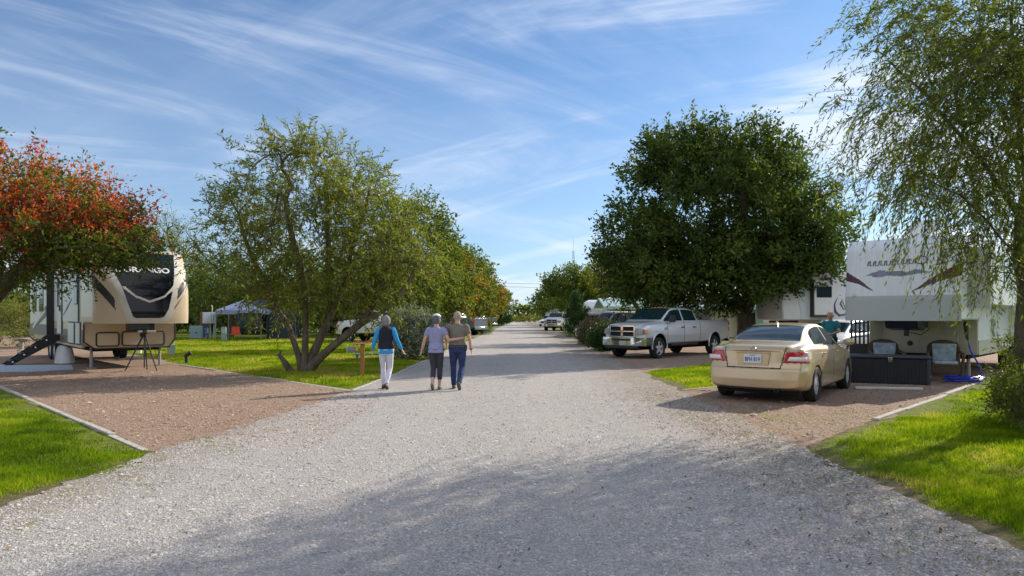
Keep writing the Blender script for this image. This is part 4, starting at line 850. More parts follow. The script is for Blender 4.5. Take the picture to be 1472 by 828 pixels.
    if detail:
        q = MB()
        for y in (-.3, -.15, 0, .15, .3): q.ball((c0 + cab * .60, y, H_ + .01), (.05, .035, .022), 8)
        q.build('roof_marker_lamp', m_amber, root)
        q = MB(); q.tube([(c0 + .3, 1.02, .50), (c1 - .3, 1.02, .50)], .05, 8); q.tube([(c0 + .3, -1.02, .50), (c1 - .3, -1.02, .50)], .05, 8); q.build('running_board', m_black, root)
        text_mesh('2500', .12, M('badge_red', (.35, .05, .03), .4), lambda c: Vector((c1 + .02 - c.x, 1.004, 1.12 + c.y)), name='badge', parent=root)
    for o_ in [o for o in bpy.data.objects if o.parent == root]:
        for q in [o_] + [x for x in bpy.data.objects if x.parent == o_]:
            for v in q.data.vertices: v.co.x -= L_ / 2
    return root
silver = M('silver_paint', (.66, .67, .70), .36, .3, coat=1)
bk = Vector((.71, .704)); fl = Vector((5.42, 25.5)); rgt = Vector((-.704, .71)); LL = 2.45 + 2.5 + 1.38
ctr = fl + rgt * .86 + bk * (LL / 2 - .98)
pickup('silver crew cab pickup with chrome grille parked under the big oak', tuple(ctr), heading(-.71, -.704), silver)
cream_p = M('cream_paint', (.58, .60, .56), .35, coat=.5)
pickup('cream white pickup half hidden behind the multi-stemmed tree', (-8.0, 41.5), heading(-.93, .36), cream_p, 2.0, 1.9, detail=False, res=200)
blue_p = M('dark_blue_paint', (.03, .04, .07), .25, coat=1)
pickup('dark pickup with silver bumper beyond the silvery bush', (-4.9, 56.5), heading(-.85, .53), M('slate_paint', (.10, .13, .15), .3, coat=1), 2.0, 2.3, detail=False, res=180)
pickup('dark blue pickup parked far back under the tree row', (-4.6, 84), heading(-.8, .6), blue_p, 1.8, 2.3, detail=False, res=160)
pickup('white pickup with dark grille parked far down the right side', (5.0, 74), heading(-.3, -.95), m_white, 2.0, 2.2, detail=False, res=180)
sedan('white car parked behind the black lattice rack', (12.2, 25.3), heading(-.75, -.66), m_white, plate=False)
def suv(label, loc, rz, paint, L_=4.7, H_=1.75):
    root = thing('suv', label, 'car', (*loc, 0), rz)
    cfg = dict(L=L_, D=[(0, 1.05), (3.3, 1.05), (4.2, .95), (L_, .8)], R=[(0, 1.3), (.15, H_ - .1), (.6, H_), (2.4, H_), (2.8, H_ - .08), (3.5, 1.1), (4.2, 1.0), (L_, .84)], W=[(0, .9), (.2, .93), (4, .93), (L_, .75)], Wb=[(0, .84), (3.4, .86), (L_, .6)], Wr=[(0, .66), (3, .68), (3.5, .74), (L_, .5)], zb=[(0, .35), (L_, .3)], split=('side_window', 'headlamp'), thick={'headlamp': .01})
    def tagfn(c, rid, D, R, Wl):
        x, y, z = c.T; ay = np.abs(y); o_ = []
        arch = ((np.hypot(x - .95, z - .36) < .4) | (np.hypot(x - 3.8, z - .36) < .4)) & (ay > .55)
        sw = (rid == 7) & (z > D + .04) & (z < R - .09) & (x > .35) & (x < 3.35 - (z - 1.05) * .8) & (np.abs(x - 2.1) > .04) & (np.abs(x - 1.2) > .04)
        wd = (x > 2.7) & (x < 3.45) & (ay < Wl - .03) & (rid >= 8); rr = (x < .35) & (ay < .6) & (z > 1.15) & (z < 1.55)
        hd = (x > 4.3) & (ay > .45) & (z > .68) & (z < .84); gr = (x > 4.4) & (ay < .42) & (z > .5) & (z < .78)
        for k in range(len(x)): o_.append(None if arch[k] else ('side_window', 'glass') if sw[k] else ('windscreen', 'glass') if wd[k] else ('rear_window', 'glass') if rr[k] else ('headlamp', 'clear') if hd[k] else ('grille', 'trim') if gr[k] else ('body', 'paint'))
        return o_
    def dfm(P, LL): P = P.copy(); k = np.clip(1 - (LL - P[:, 0]) / .8, 0, 1); P[:, 0] -= k * .25 * P[:, 1] ** 2; return P
    car_shell(root, cfg, dict(paint=paint, glass=m_glass, trim=m_black, clear=m_clear), tagfn, dfm, 150)
    mb = MB(); mb.box(.3, L_ - .3, -.75, .75, .28, .5); mb.build('underbody', m_dark, root)
    for wx in (.95, 3.8):
        for s in (-1, 1): wheel(root, wx, s * .82, .36, .22, n=6)
    for o_ in [o for o in bpy.data.objects if o.parent == root]:
        for q in [o_] + [x for x in bpy.data.objects if x.parent == o_]:
            for v in q.data.vertices: v.co.x -= L_ / 2
    return root
suv('white sport utility car parked farthest down the right side', (5.7, 104), heading(-.45, -.89), m_white)
suv('beige car behind the brown hedge on the right', (6.3, 43), heading(-.85, -.5), M('beige_paint', (.42, .40, .30), .35, coat=.6), 4.9, 1.9)

# ------------------------------------------------------------------ trailers
m_seal = M('black_seal', (.02, .02, .022), .5)
def cap_grid(name, root, w_, z0, z1, fx, regions, mats, nu=150, nv=150):
    """curved front cap: fx(y,z) gives x; regions: (polygon in (s,t), material index); s runs left to right as seen from the front"""
    ys = np.linspace(-w_ / 2, w_ / 2, nu); zs = np.linspace(z0, z1, nv); Y, Z = np.meshgrid(ys, zs); X = fx(Y, Z); V = np.stack([X, Y, Z], 2).reshape(-1, 3)
    i, j = np.meshgrid(np.arange(nv - 1), np.arange(nu - 1), indexing='ij'); a = (i * nu + j).ravel(); Fc = np.stack([a, a + 1, a + nu + 1, a + nu], 1); c = V[Fc].mean(1)
    s = .5 + c[:, 1] / w_; t = (c[:, 2] - z0) / (z1 - z0); mi = np.zeros(len(Fc), int)
    for poly, k in regions: mi[inpoly(s, t, poly)] = k
    me = npmesh(name, V, Fc, mats, mi, True); return link(name, me, root)
# cream fifth-wheel trailer on the left: local +X faces the camera end, door side on its right (-Y)
def left_trailer():
    bkx, bky = -.67, .74; fwd = (-bkx, -bky)
    root = thing('trailer', 'long cream fifth-wheel trailer with black windscreen-like nose on the left', 'trailer', (-11.68, 20.9, 0), heading(*fwd))
    # seen from the front: the door side is on the viewer's left, which is local -Y
    cream = M('cream_gelcoat', (.62, .51, .37), .38, coat=.4, var=.05, scale=1.5); olive = M('grey_olive_panel', (.13, .13, .11), .45); silverb = M('silver_band', (.62, .60, .56), .35); navy = M('gloss_navy', (.004, .006, .012), .1, spec=.4); slate = M('charcoal_slash', (.035, .04, .055), .4); pale = M('pale_panel', (.58, .60, .54), .4, var=.04)
    W_ = 2.5; h = W_ / 2
    # x=0 lower front panel; nose reaches x=1.7
    body = MB(); body.mat(cream)
    prof = [(0, 1.40), (1.30, 1.40), (1.33, 1.8), (1.33, 2.1), (1.24, 2.6), (.97, 3.1), (.66, 3.46), (.2, 3.62), (-9.6, 3.62), (-9.8, 3.4), (-9.8, .98), (-9.2, .72), (-.35, .62), (-.02, .78)]
    body.prism(prof, -h, h, 'y'); o = body.build('body', None, root, bevel=.04)
    def fx(y, z): return 1.36 + .30 * np.sqrt(np.clip(1 - np.abs(y / h) ** 3.2, 0, 1)) - .70 * np.clip((z - 2.1) / 1.4, 0, 1) ** 2 - .03 * np.clip((1.75 - z) / .35, 0, 1) ** 2
    dark = [(.88, .995), (.81, .54), (.75, .2), (.70, .09), (.66, .075), (.41, .075), (.375, .09), (.33, .24), (.27, .48), (.19, .72), (.13, .995)]
    frame = [(.95, .995), (.875, .54), (.82, .2), (.765, .05), (.70, .02), (.38, .02), (.32, .05), (.26, .22), (.21, .46), (.13, .70), (.07, .995)]
    regs = [(frame, 1), (dark, 2), ([(.27, .50), (.30, .50), (.40, .385), (.545, .315), (.70, .385), (.80, .52), (.82, .58), (.83, .55), (.80, .465), (.70, .355), (.545, .285), (.40, .355), (.28, .475)], 1),
            ([(1.0, .74), (1.0, .57), (.845, .33), (.855, .47)], 3), ([(.93, .41), (.99, .55), (.99, .52), (.80, .17), (.82, .24)], 3), ([(0, .66), (0, .50), (.20, .18), (.19, .34)], 3)]
    cap_grid('nose_cap', root, W_ + .02, 1.38, 3.48, fx, regs, [cream, silverb, navy, slate])
    place = lambda c: Vector((float(fx(c.x, 2.93 + c.y)) + .015 + c.z * .3, c.x, 2.93 + c.y))
    text_mesh('DURANGO', .21, M('lettering_silver', (.8, .8, .8), .35), place, parent=root, width=1.42, bold=.006)
    mk = MB()
    for y in (-.2, .05, .22, .45): mk.box(float(fx(y, 2.77)), float(fx(y, 2.77)) + .02, y, y + .09, 2.765, 2.785)
    mk.build('small_marks', M('dim_mark', (.12, .15, .2), .5), root)
    # amber marker lamps on the nose corners
    for y in (-1.12, 1.12): q = MB(); q.box(.72, .98, y - .07, y + .07, 3.36, 3.41); q.build('marker_lamp', m_amber, root, bevel=.01)
    # lower front panel with chamfered corners and two hatches
    lp = MB(); lp.mat(cream); lp.prism([(-h, .82), (-h, 1.39), (h, 1.39), (h, .88), (h - .18, .62), (-h + .28, .62)], .0, .06, 'x'); p = lp.build('front_panel', None, root, bevel=.02)
    tr = MB()
    tr.tube([(.08, -h, 1.38), (.08, -h, .83), (.08, -h + .28, .62), (.08, h - .18, .62), (.08, h, .88), (.08, h, 1.38)], .022, 6); tr.build('panel_trim', m_seal, p)
    def hatch(y0, y1, z0, z1):
        q = MB(); r = .07; pts = []
        for (cy, cz, a0) in ((y1 - r, z1 - r, 0), (y0 + r, z1 - r, 90), (y0 + r, z0 + r, 180), (y1 - r, z0 + r, 270)):
            for a in range(0, 91, 30): pts.append((.085, cy + r * math.cos(math.radians(a0 + a)), cz + r * math.sin(math.radians(a0 + a))))
        q.tube(pts + [pts[0], pts[1]], .018, 6); s = q.build('hatch', m_seal, root)
        d = MB(); d.box(.065, .078, y0 + .03, y1 - .03, z0 + .03, z1 - .03); d.build('hatch_door', cream, s, bevel=.02)
    hatch(-.93, -.33, .69, 1.10); hatch(-.25, .93, .69, 1.12)
    # door side (local -Y)
    sd = MB(); yy = -h - .006
    sd.mat(pale).box(-4.9, -.35, yy, -h + .01, 1.42, 3.5); sd.box(-9.6, -5.2, yy - .02, -h + .01, .9, 3.4); sd.mat(olive).box(-4.9, -.05, yy - .003, -h + .01, .72, 1.18); sd.build('side_panel', None, root, bevel=.01)
    s2 = MB(); s2.mat(pale).box(-8.9, -4.95, -h - .20, -h + .01, .98, 3.3); so = s2.build('slide_out', None, root, bevel=.03)
    s3 = MB(); s3.mat(olive).box(-8.92, -4.93, -h - .21, -h, .92, 1.3); s3.build('slide_out_skirt', None, so)
    s3 = MB(); s3.mat(m_seal).box(-4.96, -4.88, -h - .22, -h, .95, 3.32); s3.build('slide_out_edge', None, so)
    s3 = MB(); s3.mat(MATS.get('swoosh_pale') or M('swoosh_pale', (.6, .6, .55), .5)).prism([(-8.0, 1.1), (-7.0, 1.35), (-5.2, 1.75), (-5.1, 1.82), (-7.1, 1.52), (-8.1, 1.2)], -h - .225, -h - .21, 'y'); s3.build('pale_swoosh', None, so)
    s3 = MB(); s3.mat(olive).prism([(-8.4, 1.28), (-7.2, 1.45), (-5.1, 1.95), (-5.05, 1.6), (-7.0, 1.28)], -h - .218, -h - .205, 'y'); s3.build('olive_swoosh', None, so)
    for x0, x1 in ((-8.2, -7.3), (-6.6, -5.7)): q = MB(); q.box(x0, x1, -h - .22, -h - .19, 1.75, 2.95); q.build('window', m_glass, so, bevel=.02)
    def sidebox(nm, x0, x1, z0, z1, mt, t=.03, bev=.02): q = MB(); q.box(x0, x1, yy - t, yy + .01, z0, z1); return q.build(nm, mt, root, bevel=bev)
    dr = sidebox('door', -4.15, -3.4, 1.0, 3.05, pale); q = MB(); q.box(-4.0, -3.55, yy - .04, yy - .028, 1.9, 2.9); q.build('door_window', m_glass, dr, bevel=.02); q = MB(); q.box(-3.5, -3.43, yy - .07, yy - .02, 1.75, 1.95); q.build('door_handle', m_seal, dr, bevel=.01)
    sidebox('window', -1.25, -.75, 1.95, 2.95, m_glass); sidebox('corner_trim', -.62, -.5, 1.42, 3.3, m_seal); sidebox('corner_trim', -3.36, -3.27, 1.0, 3.3, m_seal)
    for x0, x1 in ((-2.15, -1.25), (-.95, -.35)):
        hh = sidebox('hatch', x0 - .04, x1 + .04, .72, 1.42, m_seal, .012); q = MB(); q.box(x0, x1, yy - .035, yy - .01, .76, 1.38); q.build('hatch_door', pale, hh, bevel=.02)
    q = MB(); q.prism([(-3.1, 1.62), (-2.3, 1.95), (-1.6, 2.15), (-2.4, 1.82)], yy - .012, yy - .002, 'y'); q.build('side_swoosh', olive, root)
    # hitch, legs, wheels, frame
    q = MB(); q.box(.75, 1.45, -.3, .3, 1.14, 1.38); q.box(1.25, 1.62, -.42, .12, 1.20, 1.38); q.tube([(1.25, 0, 1.3), (1.25, 0, .98)], .05, 10); q.build('pin_box', m_seal, root, bevel=.02)
    q = MB(); q.box(1.42, 1.66, -.18, .28, 1.12, 1.18); q.build('pin_cover', M('steel_plate', (.45, .46, .48), .35, .6), root, bevel=.01)
    for y in (-.95, .95):
        q = MB(); q.tube([(-.5, y, .7), (-.5, y, .04)], .045, 8); q.box(-.62, -.38, y - .12, y + .12, .008, .035); q.build('landing_leg', M('galvanised', (.35, .34, .32), .5, .5), root)
    fr = MB(); fr.box(-9.4, -.4, -.9, .9, .52, .70); fr.box(-9, -.2, -1.15, -1.05, .6, .68); fr.build('frame', m_dark, root)
    for x in (-6.6, -5.75):
        for s in (-1, 1): wheel(root, x, s * 1.05, .36, .2, n=6)
    # entry steps with treads
    st = MB(); a = Vector((-4.4, -h - .10, .95)); 
    T = Matrix.Translation((0, 0, 0))
    for k in (0, 1):
        xk = -4.15 + .7 * k; st.prism([(-h - .05, .98), (-h - .3, .98), (-h - 1.55, .03), (-h - 1.35, .03), (-h - .05, .80)], xk, xk + .03, 'x')
    for i in range(4): st.box(-4.15, -3.42, -h - .55 - i * .29, -h - .30 - i * .29, .80 - i * .22, .84 - i * .22)
    st.build('entry_steps', m_seal, root)
    ms = MB()
    for i in range(4): ms.ball((-3.42 + .03, -h - .42 - i * .30, .80 - i * .225), (.012, .03, .03), 8)
    ms.build('step_lamp', m_chrome, root)
    ac = MB(); ac.box(-4.5, -3.6, -.35, .35, 3.62, 3.9); ac.build('roof_unit', m_white, root, bevel=.08)
    return root
LT = left_trailer()
def right_trailer():
    bkv = Vector((.70, .714)); rv = Vector((.714, -.70))           # rv: viewer's right along the front
    W_ = 2.5; h = W_ / 2; lf = Vector((9.83, 18.75)); c = lf + rv * h
    root = thing('trailer', 'white fifth-wheel trailer with maroon swooshes behind the rocking chairs', 'trailer', (c.x, c.y, 0), heading(-bkv.x, -bkv.y))
    wht = M('weathered_white', (.68, .71, .75), .4, var=.09, scale=2.2, stretch=(1, 6, .35)); gry = M('grey_band', (.42, .44, .45), .45); mar = M('maroon_swoosh', (.075, .012, .03), .4); wing = M('wing_grey', (.16, .19, .25), .4); crm = M('cream_skirt', (.50, .47, .38), .5, var=.08, scale=2)
    b_ = MB(); b_.mat(wht).prism([(.4, 1.50), (1.85, 1.50), (1.80, 3.2), (1.5, 3.50), (.6, 3.62), (-8.5, 3.62), (-8.5, .8), (-3, .62), (0, .62), (0, 1.50)], -h, h, 'y'); b_.build('body', None, root, bevel=.04)
    def fx(y, z): return 1.88 + .13 * np.sqrt(np.clip(1 - np.abs(y / h) ** 4, 0, 1)) - .16 * np.clip((z - 2.0) / 1.5, 0, 1) - .22 * np.clip((z - 3.2) / .3, 0, 1) ** 2
    band = [(0, 0), (1, 0), (1, .30), (0, .30)]
    R_ = [(band, 1), ([(0, .62), (0, .50), (.13, .455), (.29, .345), (.15, .50)], 2), ([(1, .67), (1, .52), (.82, .455), (.60, .34), (.80, .53)], 2),
          ([(.19, .545), (.25, .585), (.30, .60), (.33, .62), (.36, .60), (.52, .60), (.56, .58), (.64, .61), (.76, .57), (.62, .55), (.52, .53), (.40, .545), (.33, .53), (.27, .53), (.25, .555)], 3),
          ([(.30, .535), (.32, .60), (.37, .615), (.39, .56), (.35, .53)], 4)]
    cap_grid('nose_cap', root, W_ + .02, 1.48, 3.50, fx, R_, [wht, gry, mar, wing, M('wing_violet', (.22, .21, .33), .4)])
    # faded script letters above the wing mark
    q = MB(); rnd = random.Random(4)
    for i in range(9):
        y = -.72 + i * .125; z = 2.90 + rnd.uniform(-.01, .01); x = float(fx(y, z)) + .012; pts = [(x, y, z - .06), (x, y + .02, z + .05), (x, y + .06, z + .06), (x, y + .05, z - .05), (x, y + .10, z - .05)]; q.tube(pts, .011, 5)
    q.tube([(float(fx(.46 + .10 * math.cos(a), 2.9)) + .012, .46 + .13 * math.cos(a), 2.93 + .09 * math.sin(a)) for a in np.linspace(0, 6.3, 20)], .014, 5)
    q.build('script_marks', M('faded_script', (.12, .12, .15), .5), root)
    for y in (-1.1, 1.05): q = MB(); q.box(1.68, 1.745, y - .08, y + .08, 3.22, 3.26); q.build('marker_lamp', m_amber, root, bevel=.01)
    q = MB(); q.lathe([(.001, 2.03), (.05, 2.02), (.055, 1.96)], 14, 'x', Matrix.Translation((-.03, -1.02, 1.92 + .2))); q.build('nose_lamp', M('pale_lens', (.6, .58, .5), .3), root)
    p = MB(); p.mat(crm).box(0, .05, -h, h, .62, 1.50); po = p.build('front_panel', None, root, bevel=.02)
    for (y0, y1) in ((-.95, -.05), (0.05, .55)):
        for yy in (y0, y1): s_ = MB(); s_.box(.05, .058, yy, yy + .012, .66, 1.42); s_.build('panel_seam', gry, po)
    s_ = MB(); s_.tube([(.06, -.30, 1.30), (.06, .75, 1.30), (.06, .82, 1.22), (.06, .82, .66)], .012, 6); s_.build('hatch_seam', gry, po)
    s_ = MB(); s_.lathe([(.001, .075), (.06, .07), (.07, .05)], 14, 'x', Matrix.Translation((0, -.25, .88))); s_.build('socket_cover', m_black, po)
    q = MB(); q.box(.5, 1.25, -.28, .28, 1.30, 1.50); q.prism([(1.2, 1.24), (1.75, 1.30), (1.85, 1.48), (1.1, 1.48)], -.36, .36, 'y'); q.tube([(1.35, 0, 1.3), (1.35, 0, 1.10)], .06, 10); q.tube([(1.35, .05, 1.2), (1.5, .35, 1.14), (1.35, .5, 1.28)], .012, 6); q.build('pin_box', M('pin_box_blue', (.015, .022, .04), .35), root, bevel=.02)
    # driver side (viewer's right) = local +Y
    yy = h + .006
    s1 = MB(); s1.mat(wht).box(-3.9, 1.2, h - .01, h + .45, 1.85, 3.2); so = s1.build('slide_out', None, root, bevel=.03)
    s1 = MB(); s1.mat(gry).box(1.18, 1.24, h, h + .46, 1.8, 3.22); s1.build('slide_out_trim', None, so)
    q = MB(); q.box(-1.6, -.5, h + .44, h + .465, 2.3, 2.95); q.build('window', m_glass, so, bevel=.03)
    s2 = MB(); s2.mat(wht).box(-8.2, -4.2, h - .01, h + .8, .95, 3.2); s2o = s2.build('slide_out', None, root, bevel=.03)
    q = MB(); q.box(-7.2, -5.6, h + .79, h + .815, 1.9, 2.75); q.build('window', m_glass, s2o, bevel=.03)
    q = MB(); q.mat(crm).box(-3.5, 0, h - .01, yy + .01, .62, .95); q.mat(gry).box(-3.5, 0, h - .005, yy + .016, .95, .98); q.build('side_skirt', None, root)
    q = MB(); q.tube([(-1.9, yy + .02, 1.05), (-1.6, yy + .02, 1.35), (-1.75, yy + .02, 1.5), (-1.95, yy + .02, 1.38), (-1.8, yy + .02, 1.25)], .025, 6); q.build('side_swirl', gry, root)
    for y in (-.95, .95): q = MB(); q.tube([(-.5, y, .65), (-.5, y, .03)], .045, 8); q.box(-.62, -.38, y - .12, y + .12, .008, .03); q.build('landing_leg', MATS['galvanised'], root)
    fr = MB(); fr.box(-8.4, -.2, -1.0, 1.0, .50, .64); fr.build('frame', m_dark, root)
    for x in (-5.6, -4.75):
        for s in (-1, 1): wheel(root, x, s * 1.05, .36, .2, n=6)
    q = MB(); q.box(-2.6, -1.7, -.38, .38, 3.62, 3.92); q.build('roof_unit', m_white, root, bevel=.09)
    q = MB(); q.tube([(.9, -.1, 3.6), (.7, -.1, 3.80), (.9, .2, 3.85)], .02, 6); q.lathe([(.0, 0), (.3, .06), (.38, .15), (.36, .15), (.28, .08), (.001, .03)], 20, 'z', Matrix.Translation((.4, .15, 3.72)) @ Matrix.Rotation(.7, 4, 'Y')); q.build('roof_dish', m_white, root)
    return root
right_trailer()
def mid_trailer():
    root = thing('trailer', 'cream and white trailer with swirl decal behind the oak trunk', 'trailer', (10.95, 29.2, 0), heading(-.995, -.1))
    # local +X = viewer's left; camera-facing side is local +Y (left side)
    cr = M('warm_white', (.76, .75, .70), .4, var=.04); wh = m_white; W_ = 2.45; h = W_ / 2
    b_ = MB(); b_.mat(cr).prism([(-1.7, 1.42), (-.05, 1.42), (.0, 2.3), (-.25, 2.95), (-.9, 3.3), (-1.6, 3.42), (-9, 3.42), (-9, .75), (-1.7, .7)], -h, h, 'y'); b_.build('body', None, root, bevel=.05)
    y = h + .005
    s = MB(); s.mat(wh).prism([(-1.05, 1.45), (-.85, 1.45), (-.72, 2.2), (-.95, 3.1), (-1.25, 3.2), (-1.05, 2.3)], y - .02, y + .02, 'y'); s.build('nose_stripe', None, root)
    s = MB(); s.box(-2.1, -1.25, h, h + .25, 1.62, 3.05); so = s.build('slide_out', cr, root, bevel=.03); q = MB(); q.prism([(-2.1, 1.56), (-1.2, 1.56), (-1.2, 3.08), (-1.24, 3.08), (-1.24, 1.615), (-2.1, 1.615)], h + .005, h + .255, 'y'); q.build('slide_out_trim', m_seal, so)
    q = MB(); q.box(-2.0, -1.35, h + .245, h + .265, 2.35, 2.8); q.build('window', m_glass, so, bevel=.03)
    s = MB(); s.box(-3.25, -2.15, h - .01, h + .03, .8, 3.35); p = s.build('decal_panel', wh, root, bevel=.01)
    vio = M('violet_swirl', (.12, .10, .20), .4); q = MB(); q.tube([(-3.18, h + .04, 1.72), (-2.8, h + .04, 1.68), (-2.45, h + .04, 1.62), (-2.28, h + .04, 1.78), (-2.24, h + .04, 2.05), (-2.38, h + .04, 2.35)], [.01, .03, .045, .05, .03, .008], 6)
    q.tube([(-2.9, h + .04, 2.02), (-2.65, h + .04, 1.86), (-2.5, h + .04, 2.1), (-2.6, h + .04, 2.3)], [.008, .02, .03, .01], 6)
    for (dx, dz, r) in ((-2.75, 2.5, .035), (-2.95, 2.25, .05), (-3.1, 2.55, .03), (-2.5, 2.45, .03), (-3.0, 1.98, .05)): q.ball((dx, h + .03, dz), (r, .012, r * .7), 8)
    q.build('swirl_decal', vio, p)
    q = MB(); q.tube([(-2.85, h + .04, 2.3), (-2.7, h + .04, 1.95), (-2.6, h + .04, 2.2)], .02, 6); q.build('tan_decal', M('tan_mark', (.45, .33, .22), .5), p)
    s = MB(); s.box(-4.6, -3.3, h, h + .3, .78, 3.05); so2 = s.build('slide_out', M('light_grey_slide', (.47, .48, .46), .45), root, bevel=.03)
    q = MB(); q.box(-4.6, -3.3, h + .02, h + .31, 3.05, 3.16); q.build('slide_out_trim', m_seal, so2); q = MB(); q.box(-4.25, -3.4, h + .29, h + .32, 1.72, 2.3); q.build('window', m_glass, so2, bevel=.06)
    q = MB(); q.box(-3.3, -2.4, h + .0, h + .04, .78, 1.32); ho = q.build('hatch', m_seal, root, bevel=.03); q = MB(); q.box(-3.24, -2.46, h + .04, h + .06, .84, 1.27); q.build('hatch_door', wh, ho, bevel=.02)
    q = MB(); q.box(-1.2, -.2, -.3, .3, 1.16, 1.4); q.build('pin_box', m_seal, root); fr = MB(); fr.box(-8.8, -1.8, -1, 1, .5, .72); fr.build('frame', m_dark, root)
    for s_ in (-.9, .9): q = MB(); q.tube([(-2.1, s_, .72), (-2.1, s_, .03)], .045, 8); q.build('landing_leg', MATS['galvanised'], root)
    for x in (-6.6, -5.8):
        for s_ in (-1, 1): wheel(root, x, s_ * 1.05, .36, .2, n=6)
    q = MB(); q.box(-5.2, -4.0, -.8, .9, 3.42, 3.62); q.build('roof_unit', wh, root, bevel=.06)
mid_trailer()
# class C motorhome far right
def motorhome():
    root = thing('motorhome', 'white motorhome with rounded cab-over front beyond the hedge on the right', 'motorhome', (7.75, 60, 0), heading(-.55, -.835)); W_ = 2.3; h = W_ / 2
    b_ = MB(); b_.prism([(.9, 1.62), (1.25, 1.8), (1.3, 2.35), (.95, 2.8), (.2, 3.0), (-5.4, 3.0), (-5.4, .6), (-1.0, .6), (-1.0, 1.62)], -h, h, 'y'); b_.build('body', m_white, root, bevel=.14, seg=4)
    c_ = MB(); c_.prism([(-1.0, .5), (-1.0, 1.65), (.55, 1.62), (1.15, 1.15), (1.95, 1.02), (2.1, .85), (2.1, .5)], -.95, .95, 'y'); co = c_.build('cab', m_white, root, bevel=.07)
    q = MB(); q.add([(.62, -.8, 1.59), (.62, .8, 1.59), (1.16, .86, 1.18), (1.16, -.86, 1.18)], [(0, 1, 2, 3)], Matrix.Translation((.03, 0, .02))); q.build('windscreen', m_glass, co)
    for s in (-1, 1):
        q = MB(); q.prism([(-.3, 1.15), (.9, 1.15), (.5, 1.52), (-.3, 1.52)], s * .955, s * .962, 'y'); q.build('side_window', m_glass, co); q = MB(); q.box(1.98, 2.12, s * .58, s * .85, .75, .92); q.build('headlamp', m_clear, co, bevel=.02)
    q = MB(); q.box(2.09, 2.13, -.45, .45, .68, .92); q.build('grille', m_black, co)
    q = MB(); q.tube([(1.25, -.55, 2.0), (1.27, -.45, 2.12), (1.27, .45, 2.12), (1.25, .55, 2.0), (1.25, -.55, 2.0)], .025, 6); q.build('stripe_mark', M('grey_blue', (.2, .28, .36), .4), root)
    q = MB(); q.box(-1.6, -.8, -.35, .35, 3.0, 3.25); q.build('roof_unit', m_black, root, bevel=.08)
    q = MB(); q.box(-3.2, -2.2, h, h + .02, 1.6, 2.3); q.box(-3.2, -2.2, -h - .02, -h, 1.6, 2.3); q.build('window', m_glass, root)
    for x in (1.25, -3.6):
        for s in (-1, 1): wheel(root, x, s * .9, .38, .24, n=6)
motorhome()
# box trailer standing upright far away
root = thing('cargo_trailer', 'small white and blue cargo trailer behind the far pickups', 'trailer', (7.8, 120, 0), heading(-.4, -.9)); b_ = MB(); b_.prism([(-2.5, .5), (2.3, .5), (2.5, 1.0), (2.5, 2.5), (2.2, 2.8), (-2.5, 2.8)], -1.1, 1.1, 'y'); b_.build('body', m_white, root, bevel=.06)
b_ = MB(); b_.box(-2.45, 2.2, 1.1, 1.12, .6, 1.1); b_.box(2.5, 2.52, -.9, .9, .7, 1.2); b_.build('blue_band', M('blue_band', (.05, .12, .3), .4), root)
for s in (-1, 1): wheel(root, -.3, s * 1.0, .34, .2, n=6)
